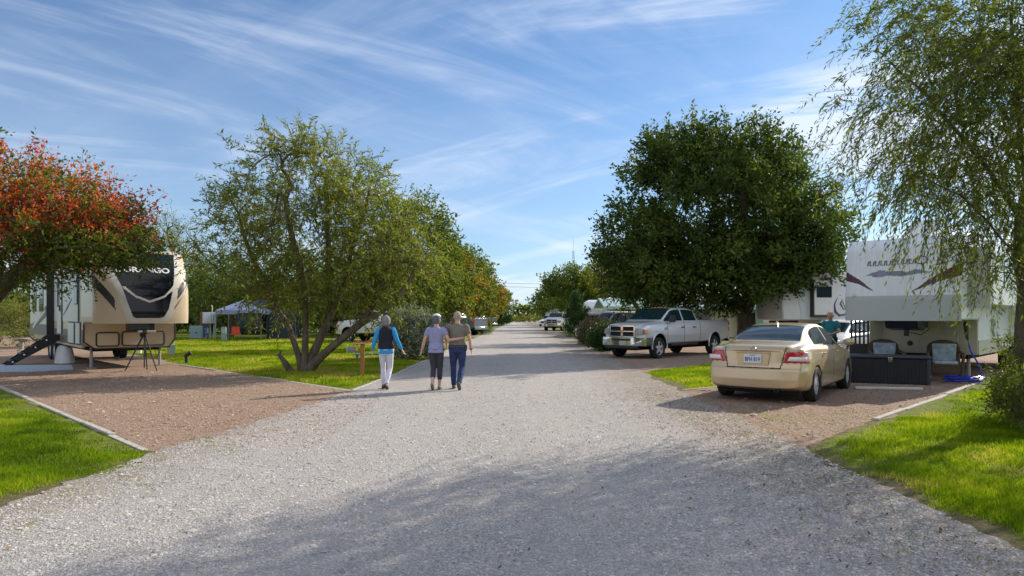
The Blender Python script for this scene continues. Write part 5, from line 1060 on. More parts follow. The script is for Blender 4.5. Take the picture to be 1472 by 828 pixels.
# ------------------------------------------------------------------ buildings, shelter, camp things
def cottage():
    root = thing('cottage', 'long beige building with pale green metal roof behind the silver pickup', 'building', (7.7, 51, 0), math.radians(-2))
    wall = M('beige_siding', (.50, .46, .34), .8, var=.06, scale=2, bump=.2); roofm = M('green_metal_roof', (.36, .47, .42), .4, .2, var=.08, scale=1); grn = M('teal_shutter', (.12, .30, .26), .5); wht = M('white_siding', (.60, .58, .48), .7)
    b_ = MB(); b_.box(0, 9, 0, 6, 0, 2.35); b_.prism([(0, 2.35), (6, 2.35), (3, 2.75)], 0, 9, 'x'); b_.build('wall', wall, root)
    b_ = MB(); b_.box(9, 14.5, -.5, 5.5, 0, 2.35); b_.prism([(-.5, 2.35), (5.5, 2.35), (3, 2.75)], 9, 14.5, 'x'); b_.build('wall', wht, root)
    for y0, y1, z0, z1 in ((-1.2, 3, 2.22, 2.92), (3, 7.2, 2.92, 2.22)):
        q = MB(); q.add([(-1.0, y0, z0), (15, y0, z0), (15, y1, z1), (-1.0, y1, z1), (-1.0, y0, z0 + .07), (15, y0, z0 + .07), (15, y1, z1 + .07), (-1.0, y1, z1 + .07)], [(3, 2, 1, 0), (4, 5, 6, 7), (0, 1, 5, 4), (1, 2, 6, 5), (2, 3, 7, 6), (3, 0, 4, 7)])
        r_ = q.build('roof', roofm, root)
        q = MB()
        for i in range(33): x = -.98 + i * .5; q.add([(x, y0, z0 + .07), (x + .04, y0, z0 + .07), (x + .04, y1, z1 + .07), (x, y1, z1 + .07), (x, y0, z0 + .11), (x + .04, y0, z0 + .11), (x + .04, y1, z1 + .11), (x, y1, z1 + .11)], [(4, 5, 6, 7), (0, 4, 7, 3), (1, 2, 6, 5), (0, 1, 5, 4)])
        q.build('roof_ribs', roofm, r_)
    q = MB(); q.box(-1.0, 15, -1.26, -1.2, 2.08, 2.25); q.build('fascia', roofm, root)
    for x0, x1, z0, z1, y in ((.4, 1.05, 1.35, 2.05, 0), (2.6, 4.4, 1.2, 2.05, 0), (6.0, 7.0, 1.1, 2.1, 0), (12.8, 13.5, 1.1, 2.0, -.5)):
        q = MB(); q.box(x0 - .06, x1 + .06, y - .05, y + .01, z0 - .06, z1 + .06); w_ = q.build('window', grn, root, bevel=.01); q = MB(); q.box(x0, x1, y - .065, y - .045, z0, z1); q.build('pane', M('dark_pane', (.02, .05, .045), .08), w_)
    q = MB(); q.box(9.9, 10.75, -.56, -.49, .1, 2.05); dd = q.build('door', grn, root, bevel=.01); q = MB(); q.ball((10.65, -.6, 1.0), .035, 8); q.build('door_handle', m_chrome, dd)
    for x in (-.8, 4.5): q = MB(); q.box(x, x + .1, -1.15, -1.05, 0, 2.12); q.build('post', wht, root)
cottage()
def canopy():
    root = thing('canopy', 'pale blue grey pop-up canopy with dark side curtain on the far lawn', 'canopy tent', (-18.35, 46.8, 0), .12)
    fab = M('canopy_fabric', (.22, .25, .40), .8, var=.08, scale=2); net = M('dark_curtain', (.02, .035, .045), .9, var=.2, scale=4); leg = M('steel_leg', (.3, .3, .32), .4, .7)
    a = 1.45
    q = MB(); pk = (0, 0, 2.72); z = 1.98
    cs = [(-a, -a, z), (a, -a, z), (a, a, z), (-a, a, z)]; md = [(0, -a, z + .1), (a, 0, z + .1), (0, a, z + .1), (-a, 0, z + .1)]
    q.add(cs + [pk] + [(x, y, z_ - .28) for x, y, z_ in cs], [(0, 1, 4), (1, 2, 4), (2, 3, 4), (3, 0, 4), (0, 5, 6, 1), (1, 6, 7, 2), (2, 7, 8, 3), (3, 8, 5, 0)])
    o = q.build('canopy_top', fab, root, smooth=False); s = o.modifiers.new('t', 'SOLIDIFY'); s.thickness = .012
    for x, y, _ in cs: q = MB(); q.box(x - .03, x + .03, y - .03, y + .03, 0, 1.95); q.build('leg', leg, root)
    def curtain(p, q_, z0, z1, nm='side_curtain'):
        n = 26; V = []
        for i in range(n + 1):
            t = i / n; f = .035 * math.sin(i * 1.3); V += [(p[0] + (q_[0] - p[0]) * t, p[1] + (q_[1] - p[1]) * t + f, z0), (p[0] + (q_[0] - p[0]) * t, p[1] + (q_[1] - p[1]) * t + f * .3, z1)]
        m_ = MB(); m_.add(V, [(2 * i, 2 * i + 2, 2 * i + 3, 2 * i + 1) for i in range(n)]); o = m_.build(nm, net, root); s = o.modifiers.new('t', 'SOLIDIFY'); s.thickness = .01
    curtain((-.1, -a - .05), (a + .05, -a - .05), .38, 1.75); curtain((-.05, a), (a, a), .3, 1.9)
    q = MB(); q.add([(-.05, -a - .08, 1.72), (a + .1, -a - .08, 1.72), (a + .1, -a * .1, 2.7), (-.05, -a * .1, 2.7)], [(0, 1, 2, 3)]); o = q.build('dark_flap', net, root); s = o.modifiers.new('t', 'SOLIDIFY'); s.thickness = .01
canopy()
def screen_tent():
    root = thing('screen_tent', 'black mesh screen tent right of the pop-up canopy', 'screen tent', (-15.75, 47.2, 0), .1); net = MATS['dark_curtain']
    q = MB(); q.prism([(-.95, 0), (.95, 0), (.9, 1.5), (.55, 1.95), (-.55, 1.95), (-.9, 1.5)], -.9, .9, 'y'); q.build('tent_wall', net, root, bevel=.05)
    q = MB()
    for s in (-1, 1): q.tube([(s * .97, -.93, 0), (s * .92, -.93, 1.5), (s * .55, -.93, 1.97), (0, -.93, 2.0)], .02, 6)
    q.tube([(-.95, -.93, .9), (.95, -.93, .9)], .015, 6); q.build('tent_pole', M('tent_pole', (.12, .13, .15), .4, .5), root)
screen_tent()
def at(u, v): x, y = G(u, v); return x, y
# folding chair in orange
x, y = at(338, 491)
root = thing('folding_chair', 'bright orange camp chair in the shade of the pop-up canopy', 'camp chair', (x, y, 0), .3)
org = M('orange_fabric', (.42, .05, .02), .8, var=.3, scale=6)
q = MB(); q.box(-.3, .3, -.25, .25, .42, .46); q.build('seat', org, root, bevel=.015); q = MB(); q.add([(-.24, .22, .46), (.24, .22, .46), (.22, .36, .92), (-.22, .36, .92), (-.24, .25, .46), (.24, .25, .46), (.22, .39, .92), (-.22, .39, .92)], [(0, 1, 2, 3), (7, 6, 5, 4), (0, 4, 5, 1), (1, 5, 6, 2), (2, 6, 7, 3), (3, 7, 4, 0)]); q.build('backrest', org, root, bevel=.01)
for sx in (-1, 1):
    for a_, b_ in (((sx * .3, -.25, 0), (sx * .3, .3, .55)), ((sx * .3, .28, 0), (sx * .3, -.25, .62))): q = MB(); q.tube([a_, b_], .014, 6); q.build('leg', m_black, root)
# utility cabinet, meter drum on rack, small grey post
x, y = at(284, 488)
root = thing('utility_cabinet', 'blue grey utility cabinet with sloping top on the far lawn', 'utility box', (x, y, 0), .15)
ubl = M('cabinet_blue', (.20, .29, .33), .5, var=.08, scale=3)
q = MB(); q.prism([(-.33, 0), (.33, 0), (.33, .82), (.22, .93), (-.33, .93)], -.42, .42, 'x'); q.build('body', ubl, root, bevel=.02); q = MB(); q.box(-.36, .36, -.35, -.335, .1, .8); d_ = q.build('door', ubl, root, bevel=.01); q = MB(); q.box(-.02, .06, -.37, -.35, .42, .52); q.build('latch', m_black, d_)
x, y = at(302, 488)
root = thing('meter_rack', 'rack with pale striped drum, rusty red post and pipes beside the utility cabinet', 'utility rack', (x, y, 0), 0)
rust = M('rust_post', (.22, .06, .04), .8, var=.3); steel = M('blue_steel', (.35, .40, .47), .4, .3)
q = MB(); q.box(-.66, -.52, -.05, .05, 0, 1.85); q.build('post', rust, root, bevel=.01)
q = MB(); k = 22; pts = []
for i in range(k + 1): a = math.pi * i / k; pts.append((-.48 + .9 * i / k, -.08 - .35 * math.sin(a) - .02 * (i % 2)))
q.prism(pts + [(.42, .2), (-.48, .2)], 1.08, 1.84, 'z'); q.build('drum', M('striped_drum', (.30, .36, .43), .4, .2, col2=(.72, .74, .76), scale=2.2, stretch=(5, .01, .01)), root, bevel=.02, ang=20)
q = MB(); q.tube([(.15, 0, 1.8), (.15, 0, 2.2), (.10, 0, 2.32)], .035, 8); q.build('vent_pipe', M('pvc_pipe', (.55, .50, .38), .5), root)
for xx in (.02, .28): q = MB(); q.box(xx - .04, xx + .04, -.04, .04, 0, 1.1); q.build('leg', steel, root)
q = MB(); q.tube([(-.2, -.05, 1.1), (-.25, -.05, .5), (-.1, -.1, .25), (-.18, -.1, .05)], .05, 8); q.build('supply_hose', M('hose_blue', (.03, .07, .35), .4), root)
q = MB(); q.box(-.35, -.08, -.06, .06, .35, .8); q.build('outlet_box', steel, root, bevel=.015)
x, y = at(322, 491)
root = thing('pedestal', 'narrow grey green power pedestal left of the orange chair', 'power pedestal', (x, y, 0), .1)
q = MB(); q.prism([(-.12, 0), (.12, 0), (.12, .84), (-.12, .92)], -.14, .14, 'x'); q.build('body', M('pedestal_green', (.22, .31, .30), .5), root, bevel=.015); q = MB(); q.box(-.1, .1, -.14, -.12, .5, .8); q.build('cover', steel, root, bevel=.01)
# black garden spotlight on the lawn
x, y = at(268, 523)
root = thing('garden_light', 'black tilted spotlight on a stake at the edge of the left lawn', 'garden light', (x, y, 0), .4)
q = MB(); q.tube([(0, 0, 0), (0, 0, .26)], .05, 10); q.build('stake', m_black, root); q = MB(); q.tube([(-.05, 0, .22), (.0, 0, .30), (.13, -.02, .38)], [.045, .06, .075], 12); q.build('lamp_head', m_black, root)
# flat grey valve lid in the grass
x, y = at(541, 537); q = MB(); q.lathe([(.001, .05), (.2, .05), (.21, .04), (.21, 0)], 20, 'z'); o = q.build('valve_lid', M('dark_lid', (.05, .05, .05), .7)); o.location = (x, y, 0); tag(o, 'round dark lid lying in the grass beside the walker in white trousers', 'utility lid')
# concrete table and bench
x, y = at(31, 505)
root = thing('pedestal_table', 'round concrete pedestal table behind the trailer steps', 'table', (x, y, 0), 0)
cn = M('weathered_concrete', (.26, .24, .20), .9, var=.25, scale=6, bump=.4)
q = MB(); q.lathe([(.001, .60), (.33, .60), (.34, .57), (.32, .54), (.1, .53)], 28, 'z'); q.build('tabletop', cn, root); q = MB(); q.lathe([(.18, 0), (.18, .05), (.09, .09), (.08, .4), (.12, .535)], 20, 'z'); q.build('pedestal', cn, root)
# patio mat and white waste bag by the steps
q = MB(); pts = [at(-90, 537), at(-60, 525), at(103, 526), at(106, 532), at(60, 535)]; q.prism(pts, .012, .03, 'z'); o = q.build('mat', M('blue_mat', (.30, .37, .48), .8, var=.12, scale=5, col2=(.46, .50, .56))); tag(o, 'pale blue woven mat on the gravel in front of the trailer steps', 'mat')
x, y = at(73, 524)
q = MB(); q.lathe([(.001, 0.01), (.33, .01), (.31, .2), (.26, .45), (.21, .57), (.16, .60), (.001, .60)], 9, 'z'); o = q.build('storage_bag', M('white_bag', (.62, .63, .66), .6, var=.1, bump=.8, bscale=6)); o.location = (x + .2, y + .4, .01); o.scale = (1, .7, 1); tag(o, 'crumpled white cloth cover standing under the trailer steps', 'bag')
# tripod support under the hitch pin
px, py = LT.matrix_basis @ Vector((1.5, .05, 0)) if False else (None, None)
v = Matrix.Translation(LT.location) @ Matrix.Rotation(LT.rotation_euler[2], 4, 'Z') @ Vector((1.55, 0, 0))
root = thing('tripod', 'black tripod stand under the nose of the cream trailer', 'tripod', (v.x, v.y, 0), .1)
for i, (dx, dy) in enumerate(((-.48, -.12), (.42, -.18), (-.05, .3))):
    q = MB(); q.tube([(0, 0, 1.10), (dx * .5, dy * .5, .56), (dx, dy, .02)], [.026, .022, .016], 8); q.build('leg', m_black, root)
q = MB(); q.tube([(0, 0, 1.16), (0, 0, .10)], .02, 8); q.build('centre_column', m_black, root)
q = MB(); q.tube([(-.25, -.07, .5), (.22, -.1, .5)], .01, 6); q.tube([(.22, -.1, .5), (-.02, .15, .5)], .01, 6); q.tube([(-.02, .15, .5), (-.25, -.07, .5)], .01, 6); q.build('brace', m_black, root)
q = MB(); q.lathe([(.001, 1.20), (.13, 1.19), (.14, 1.12), (.04, 1.06)], 14, 'z'); q.build('head', m_black, root)
for (u, v_, lab, sc) in ((246, 507, 'small pale green bin behind the tripod', 1), (200, 505, 'white jug on the gravel under the cream trailer', .7)):
    x, y = at(u, v_ + 4); q = MB(); q.lathe([(.001, 0.012), (.14, .012), (.17, .4), (.18, .42), (.12, .45), (.001, .46)], 16, 'z'); o = q.build('bin' if sc == 1 else 'jug', M('bin_green', (.30, .42, .38), .6) if sc == 1 else m_white); o.location = (x, y, 0); o.scale = (sc,) * 3; tag(o, lab, 'bin' if sc == 1 else 'jug')
# wooden site post with board and figurines
x, y = at(521, 541)
root = thing('site_post', 'wooden post with small shelf board at the edge of the lawn', 'post', (x, y, 0), .12)
wd = M('varnished_wood', (.30, .13, .035), .55, var=.25, scale=6, stretch=(1, 1, .2)); wp = M('pale_wood', (.50, .30, .17), .6)
q = MB(); q.box(-.055, .055, -.05, .05, 0, .86); q.build('post', wd, root, bevel=.006); q = MB(); q.box(-.24, .24, -.1, .1, .86, .885); q.build('shelf', wp, root, bevel=.005)
q = MB(); q.box(-.17, -.12, -.05, .05, .68, .86); q.build('bracket', M('yellow_wood', (.60, .32, .06), .6), root, bevel=.005); 
root = thing('mailbox', 'small grey metal mailbox fixed to the wooden post', 'mailbox', (x - .27, y, 0), .12)
q = MB(); q.prism([(-.06, .64), (.06, .64), (.06, .74), (.04, .78), (-.04, .78), (-.06, .74)], -.12, .12, 'x'); q.build('body', M('mailbox_grey', (.16, .16, .16), .4, .5), root, bevel=.008); q = MB(); q.box(-.14, -.115, -.055, .055, .60, .84); q.build('flap', M('pale_metal', (.5, .52, .53), .4, .4), root, bevel=.008)
for i, (dx, s, lab) in enumerate(((.14, 1, 'small red bird figurine at the right end of the post shelf'), (-.14, .8, 'small red figurine at the left end of the post shelf'))):
    q = MB(); q.ball((0, 0, .03 * s), (.045 * s, .025 * s, .03 * s), 10); q.ball((.03 * s, 0, .06 * s), .018 * s, 8); q.tube([(-.03 * s, 0, .03 * s), (-.08 * s, 0, .05 * s)], [.015 * s, .005 * s], 6); o = q.build('figurine', M('red_enamel', (.55, .03, .02), .35)); o.location = (x + dx, y, .886); tag(o, lab, 'figurine')
x, y = at(530, 516.5); root = thing('bench', 'low blue painted bench on the lawn behind the wooden post', 'bench', (x, y, 0), .1)
bp_ = M('blue_bench', (.08, .20, .24), .6); q = MB(); q.box(-.55, .55, -.18, .18, .16, .20); q.build('seat', bp_, root, bevel=.01)
for s in (-.42, .42): q = MB(); q.box(s - .03, s + .03, -.15, .15, 0, .16); q.build('leg', bp_, root)
# ---- things by the white trailer
bl, br_ = Vector(at(1236, 551)), Vector(at(1331, 554)); 
ang = math.atan2((br_ - bl).y, (br_ - bl).x); ang = math.radians(-22); Lb = 1.62
root = thing('deck_box', 'long black resin deck box in front of the white trailer', 'storage box', (8.95, 16.25, 0), ang)
res = M('dark_resin', (.010, .014, .022), .5); resl = M('dark_resin_lid', (.03, .04, .055), .45)
q = MB(); q.box(-Lb / 2, Lb / 2, -.34, .34, .012, .60); bo = q.build('body', res, root, bevel=.02)
q = MB()
for i in range(22): xx = -Lb / 2 + .06 + i * (Lb - .12) / 21; q.box(xx - .012, xx + .012, -.352, -.335, .06, .56)
q.build('ribs', res, bo)
q = MB(); q.box(-Lb / 2 - .03, Lb / 2 + .03, -.37, .37, .60, .67); q.build('lid', resl, root, bevel=.025); q = MB(); q.box(-.04, .04, -.385, -.365, .52, .63); q.build('latch', m_chrome, root, bevel=.006)
q = MB(); q.box(Lb / 2 - .06, Lb / 2 + .012, -.356, -.30, .02, .60); q.build('corner_post', resl, root, bevel=.01)
wk = M('brown_wicker', (.10, .065, .04), .8, var=.35, scale=30, bump=.8, bscale=60); cush = M('blue_print_cushion', (.16, .25, .34), .85, scale=9, col2=(.50, .58, .66)); pale = M('pale_rocker', (.42, .40, .36), .6)
def rocker(label, loc, rz):
    root = thing('rocking_chair', label, 'rocking chair', (*loc, 0), rz, 'wicker rocking chairs behind the deck box')   # faces local -Y
    q = MB(); q.box(-.30, .30, -.28, .28, .36, .42); q.box(-.30, .30, -.285, -.26, .20, .36); q.build('seat', wk, root, bevel=.02)
    n = 14; o_ = []
    for i in range(n + 1): a = math.pi * i / n; o_.append((.325 * math.cos(a), .80 + .17 * math.sin(a)))
    q = MB(); q.prism([(.31, .40)] + o_ + [(-.31, .40)], 0, .05, 'y', Matrix.Translation((0, .22, 0)) @ Matrix.Shear('XZ', 4, (0, .22)) @ Matrix.Translation((0, 0, 0))); q.build('backrest', wk, root, bevel=.012)
    q = MB(); q.tube([(p[0], .22 + .22 * p[1], p[1]) for p in [(.32, .42)] + o_ + [(-.32, .42)]], .032, 8); q.build('back_rim', wk, root)
    q = MB(); q.box(-.26, .26, -.27, .2, .42, .50); q.build('seat_cushion', cush, root, bevel=.035, seg=3)
    q = MB(); q.prism([(.24, .50), (.26, .92), (-.26, .92), (-.24, .50)], -.08, 0, 'y', Matrix.Translation((0, .22, 0)) @ Matrix.Shear('XZ', 4, (0, .22))); q.build('back_cushion', cush, root, bevel=.03, seg=3)
    for s in (-1, 1):
        q = MB(); q.tube([(s * .33, .30, .72), (s * .36, 0, .68), (s * .37, -.28, .66), (s * .36, -.33, .60)], [.03, .04, .042, .03], 8); q.tube([(s * .36, -.30, .64), (s * .34, -.27, .36), (s * .33, -.24, .09)], [.035, .035, .025], 8); q.build('armrest', wk, root)
        q = MB(); q.tube([(s * .33, .30, .40), (s * .33, .30, .10)], .025, 8); q.build('leg', wk, root)
        q = MB(); q.tube([(s * .33, .60 * t, .038 + .13 * t * t) for t in np.linspace(-.85, 1.05, 12)], .022, 8); q.build('rocker', pale, root)
    return root
rocker('wicker rocking chair with pale blue cushions right of the black deck box', (10.62, 16.75), math.radians(-28))
rocker('wicker rocking chair half hidden behind the black deck box', (9.50, 17.35), math.radians(-20))
x, y = at(1400, 546)
root = thing('hose', 'bright blue coiled water hose lying beside the white trailer', 'hose', (10.85, 16.2, 0), 0)
hb = M('blue_hose', (.01, .035, .42), .35); q = MB(); pts = []
for i in range(90): a = i * .35; r = .26 + .06 * math.sin(i * .9) + .05 * (i % 7) / 7; pts.append((r * 1.45 * math.cos(a) - .12, r * .8 * math.sin(a), .035 + .0016 * i + .01 * math.sin(i * 2.1)))
q.tube(pts, .014, 6); q.tube([pts[-1], (.3, .0, .20), (.26, .05, .45), (.14, .15, .75), (.10, .2, 1.0), (.08, .22, 1.28)], .02, 6); q.build('hose_tube', hb, root)
q = MB(); q.tube([(.095, .2, 1.02), (.085, .215, 1.2), (.07, .23, 1.38), (.04, .2, 1.46)], [.03, .045, .05, .03], 8); q.build('nozzle', m_black, root)
q = MB(); q.tube([(.3, -.1, .03), (1.0, -.35, .03), (2.2, -1.1, .035), (3.5, -1.7, .03)], .012, 6); o = q.build('grey_cord', M('grey_cord', (.1, .1, .1), .5)); o.location = (10.85, 16.2, 0); tag(o, 'thin dark hose running across the right lawn from the blue coil', 'hose')
x, y = at(1278, 561)
q = MB(); q.box(-.68, .68, -.06, .06, .012, .07); o = q.build('wheel_stop', M('white_timber', (.52, .52, .50), .7, var=.1), bevel=.015); o.location = (x - .02, y, 0); o.rotation_euler.z = math.radians(-8); tag(o, 'white painted timber wheel stop lying in front of the deck box', 'wheel stop')
# black lattice rack
root = thing('lattice_rack', 'tall black metal lattice rack between the white car and the white trailer', 'rack', (9.35, 18.35, 0), math.radians(-30))
for x_ in (-.20, -.10, .0, .10, .20):
    q = MB(); q.box(x_ - .024, x_ + .024, -.03, .03, 0, 1.62); q.build('upright', m_black, root, bevel=.005)
for i in range(9): z = .12 + i * .18; q = MB(); q.tube([(-.2, 0, z), (.2, 0, z + (.05 if i % 2 else -.03))], .02, 6); q.build('rung', m_black, root)
q = MB(); q.box(-.24, .24, -.12, .12, .5, .85); q.build('shelf_bin', m_black, root, bevel=.02)
# radio mast and power line
mast = M('galvanised_mast', (.25, .26, .28), .5, .4)
root = thing('radio_mast', 'thin lattice radio mast rising above the right-hand trees', 'mast', (19.3, 215, 0), 0)
q = MB()
for k in range(3): a = 2 * math.pi * k / 3; q.tube([(.45 * math.cos(a), .45 * math.sin(a), 0), (.28 * math.cos(a), .28 * math.sin(a), 22)], .06, 5)
for i in range(26):
    for k in range(3): a, b_ = 2 * math.pi * k / 3, 2 * math.pi * (k + 1) / 3; r0_ = .45 - .17 * i / 26; z = i * .85; q.tube([(r0_ * math.cos(a), r0_ * math.sin(a), z), (r0_ * math.cos(b_), r0_ * math.sin(b_), z + .85)], .03, 4)
q.build('lattice', mast, root); q = MB(); q.tube([(0, 0, 22), (0, 0, 26)], .04, 5); q.build('antenna', mast, root)
for X, lab in ((-14, 'timber power pole left of the road end, mostly behind trees'), (38, 'timber power pole right of the road end, behind trees')):
    root = thing('power_pole', lab, 'power pole', (X, 190, 0), 0); q = MB(); q.tube([(0, 0, 0), (0, 0, 11.5)], [.18, .12], 8); q.build('pole', m_bark, root); q = MB(); q.box(-.06, .06, -1.2, 1.2, 11, 11.12); q.build('crossarm', m_bark, root)
for k, (yy, zz_) in enumerate(((-1, 11.2), (0, 10.3))):
    q = MB(); q.tube([(-14 + 52 * t, 190 + yy, zz_ - 3.2 * t * (1 - t)) for t in np.linspace(0, 1, 16)], .035, 4); o = q.build('power_line', m_black); tag(o, ['upper power line crossing high above the far end of the road', 'lower power line crossing above the far end of the road'][k], 'power line')
# ------------------------------------------------------------------ people
def blob(name, parts, mat, parent, voxel=.011, smooth=4, mats=None):
    """parts: list of ('tube', pts, radii) with radii (rx across, ry) or ('ball', c, r); united into one continuous surface"""
    mb = MB()
    for p in parts:
        if p[0] == 'tube':
            pts = [Vector(q) for q in p[1]]; rad = [r if hasattr(r, '__len__') else (r, r) for r in p[2]]
            mb.tube(pts, rad, 16)
            if not (len(p) > 3 and p[3] == 'flat'): mb.ball(pts[0], min(rad[0]), 10); mb.ball(pts[-1], min(rad[-1]), 10)
        else: mb.ball(p[1], p[2], 14)
    o = mb.build(name, mat, parent, smooth=False); m = o.modifiers.new('r', 'REMESH'); m.mode = 'VOXEL'; m.voxel_size = voxel; m.use_smooth_shade = True
    s = o.modifiers.new('s', 'SMOOTH'); s.iterations = smooth; s.factor = .5
    bake(o); o.data.materials.clear(); o.data.materials.append(mat); o.data.shade_smooth(); return o
def lerp(a, b, t): return Vector(a).lerp(Vector(b), t)
def hand(el, wr, k, curl=.35, side=1):
    """palm and five separate fingers continuing the forearm el->wr"""
    d = (Vector(wr) - Vector(el)).normalized(); ref = Vector((0, 1, 0)) if abs(d.y) < .8 else Vector((0, 0, 1))
    w_ = (ref - d * ref.dot(d)).normalized(); n = d.cross(w_)          # w_: across the knuckles, n: palm normal
    n = n * (side); W = Vector(wr); out_ = [('tube', [W, W + d * .045 * k, W + d * .085 * k], [(.021 * k, .020 * k), (.017 * k, .034 * k), (.014 * k, .036 * k)])]
    # the tube frame is arbitrary: build the palm from four metacarpal chains instead
    out_ = []
    for i, (off, ln) in enumerate(((.030, .066), (.010, .076), (-.010, .071), (-.029, .055))):
        b0 = W + w_ * off * .55 * k; b1 = W + d * .082 * k + w_ * off * k; out_.append(('tube', [b0, b1], [.014 * k, .0115 * k]))
        a = curl * (.9 + .15 * i); p1 = b1 + (d * math.cos(a) + n * math.sin(a)) * ln * .5 * k; p2 = p1 + (d * math.cos(2 * a) + n * math.sin(2 * a)) * ln * .5 * k
        out_.append(('tube', [b1, p1, p2], [.0100 * k, .0090 * k, .0078 * k]))
    t0 = W + d * .025 * k + w_ * .018 * k; t1 = t0 + (d * .6 + w_ * .75 + n * .25).normalized() * .045 * k; t2 = t1 + (d * .9 + w_ * .25 + n * .3).normalized() * .035 * k
    out_.append(('tube', [t0, t1, t2], [.0135 * k, .011 * k, .009 * k])); return out_
def person(label, loc, rz, H_, J, skin, top, bottom, hair, shoes, opts):
    k = H_ / 1.72; root = thing('person', label, 'person', (*loc, 0), rz)
    v = lambda p: Vector(p) * k
    sh, pw = opts.get('sh', .185), opts.get('hip', .15)
    hd = v(J.get('head', (0, .01, 1.60))) + Vector((0, 0, .008)); nk = v((0, 0, 1.44)); d_ = opts.get('depth', 1.0); belly = opts.get('belly', 1.0)
    hipL, hipR = v((-.095, 0, .93)), v((.095, 0, .93))
    torso = [('tube', [v((0, 0, .86)), v((0, 0, .96)), v((0, .005, 1.10)), v((0, .0, 1.26)), v((0, -.005, 1.38)), v((0, -.003, 1.44))],
              [(pw * .9 * k, .09 * k * d_), (pw * k, .108 * k * d_), (.138 * k * belly, .100 * k * d_ * belly), (.156 * k, .103 * k * d_), (sh * .86 * k, .080 * k), (.065 * k, .052 * k)], 'flat')]
    # tubes running up: frame a = across
    neck = [('tube', [v((0, -.005, 1.40)), v((0, .005, 1.52))], [.056 * k, .050 * k])]
    head = [('ball', hd, (.081 * k, .099 * k, .113 * k)), ('ball', hd + v((0, .03, -.045)), (.060 * k, .066 * k, .072 * k)),
            ('tube', [hd + v((0, .09, .01)), hd + v((0, .108, -.022))], [.008 * k, .014 * k])] + [('ball', hd + v((s * .083, .0, -.015)), (.012 * k, .02 * k, .032 * k)) for s in (-1, 1)] + [('tube', [hd + v((-.02, .088, -.062)), hd + v((.02, .088, -.062))], [.006 * k, .006 * k])]
    body = torso + neck + head; slv = []; pants = []; vest = []
    al = opts.get('arm', 1.0)
    for sd in ('L', 'R'):
        s = -1 if sd == 'L' else 1
        S = v((s * sh * .95, -.005, 1.395)); E_, W_ = v(J['elbow' + sd]), v(J['wrist' + sd])
        body += [('tube', [S, lerp(S, E_, .5), E_, lerp(E_, W_, .4), W_], [.047 * k * al, .043 * k * al, .036 * k * al, .036 * k * al, .024 * k * al])] + hand(E_, W_, k, J.get('curl' + sd, .3), J.get('palm' + sd, s))
        Hp = v((s * .09, 0, .92)); K_, A_, T_ = v(J['knee' + sd]), v(J['ankle' + sd]), v(J['toe' + sd])
        body += [('tube', [Hp, lerp(Hp, K_, .45), K_, lerp(K_, A_, .35), A_], [.085 * k, .073 * k, .052 * k, .052 * k, .034 * k])]
        he = A_ + (A_ - K_).normalized() * .035 * k; fd = (T_ - he).normalized()
        body += [('tube', [A_, he], [.034 * k, .036 * k]), ('tube', [he - fd * .03 * k, lerp(he, T_, .5), T_ - fd * .03 * k], [.030 * k, .034 * k, .026 * k])]
        e = opts.get('sleeve', .55); Se = lerp(S, E_, e / .5 if False else min(1, e)); wv = opts.get('slw', 1.18)
        if e > 1: slv += [('tube', [S, lerp(S, E_, .5), E_, lerp(E_, W_, .4), lerp(E_, W_, e - 1)], [.056 * k * wv, .053 * k * wv, .045 * k * wv, .042 * k * wv, .032 * k * wv])]
        else: slv += [('tube', [S, lerp(S, E_, e * .5), Se], [.055 * k * wv, .054 * k * wv, .054 * k * wv], 'flat'), ('ball', S + v((-s * .012, 0, -.012)), .055 * k * wv)]
        pl = opts.get('pants', 1.0); Ae = lerp(K_, A_, pl if pl <= 1 else 1); lw = opts.get('legw', 1.12)
        pants += [('tube', [Hp + v((0, 0, .04)), lerp(Hp, K_, .45), K_, lerp(K_, Ae, .45), Ae], [.090 * k * lw, .077 * k * lw, .059 * k * lw, .058 * k * lw, .046 * k * lw * opts.get('cuff', 1)], 'flat'), ('ball', Hp, .094 * k * lw)]
    bo = blob('body', body, skin, root, .0085, 3)
    g_ = 1.10
    hem = opts.get('hem', .88); shirt = [('tube', [v((0, 0, hem)), v((0, 0, .98)), v((0, .005, 1.10)), v((0, .0, 1.26)), v((0, -.005, 1.385)), v((0, -.003, 1.455))],
              [(pw * 1.10 * k * g_, .125 * k * d_ * g_), (pw * 1.06 * k * g_, .122 * k * d_ * g_), (.143 * k * g_ * belly, .108 * k * g_ * d_ * belly), (.161 * k * g_, .11 * k * g_ * d_), (sh * .92 * k * 1.04, .092 * k), (.062 * k, .060 * k)], 'flat')]
    so = blob('shirt', shirt + slv, top, root, .011, 3)
    if opts.get('vest'):
        vv = [('tube', [v((0, 0, .95)), v((0, 0, 1.02)), v((0, .005, 1.12)), v((0, .0, 1.26)), v((0, -.005, 1.385)), v((0, -.003, 1.475))],
              [(pw * 1.16 * k * g_, .137 * k * g_), (pw * 1.14 * k * g_, .134 * k * g_), (.152 * k * g_, .12 * k * g_), (.170 * k * g_, .122 * k * g_), (sh * .93 * k * 1.06, .105 * k), (.072 * k, .070 * k)], 'flat')] + [('ball', v((s * sh * .8, -.003, 1.36)), .068 * k) for s in (-1, 1)]
        blob('vest', vv, opts['vest'], root, .011, 3)
    pants += [('ball', v((0, .0, .865)), (.12 * k, .10 * k, .07 * k))] + [('tube', [v((0, 0, .84)), v((0, -.01, .93)), v((0, 0, 1.03))], [(pw * 1.00 * k, .118 * k * d_), (pw * 1.06 * k, .128 * k * d_), (pw * .98 * k * belly, .112 * k * d_ * belly)], 'flat')]
    blob('trousers', pants, bottom, root, .011, 3)
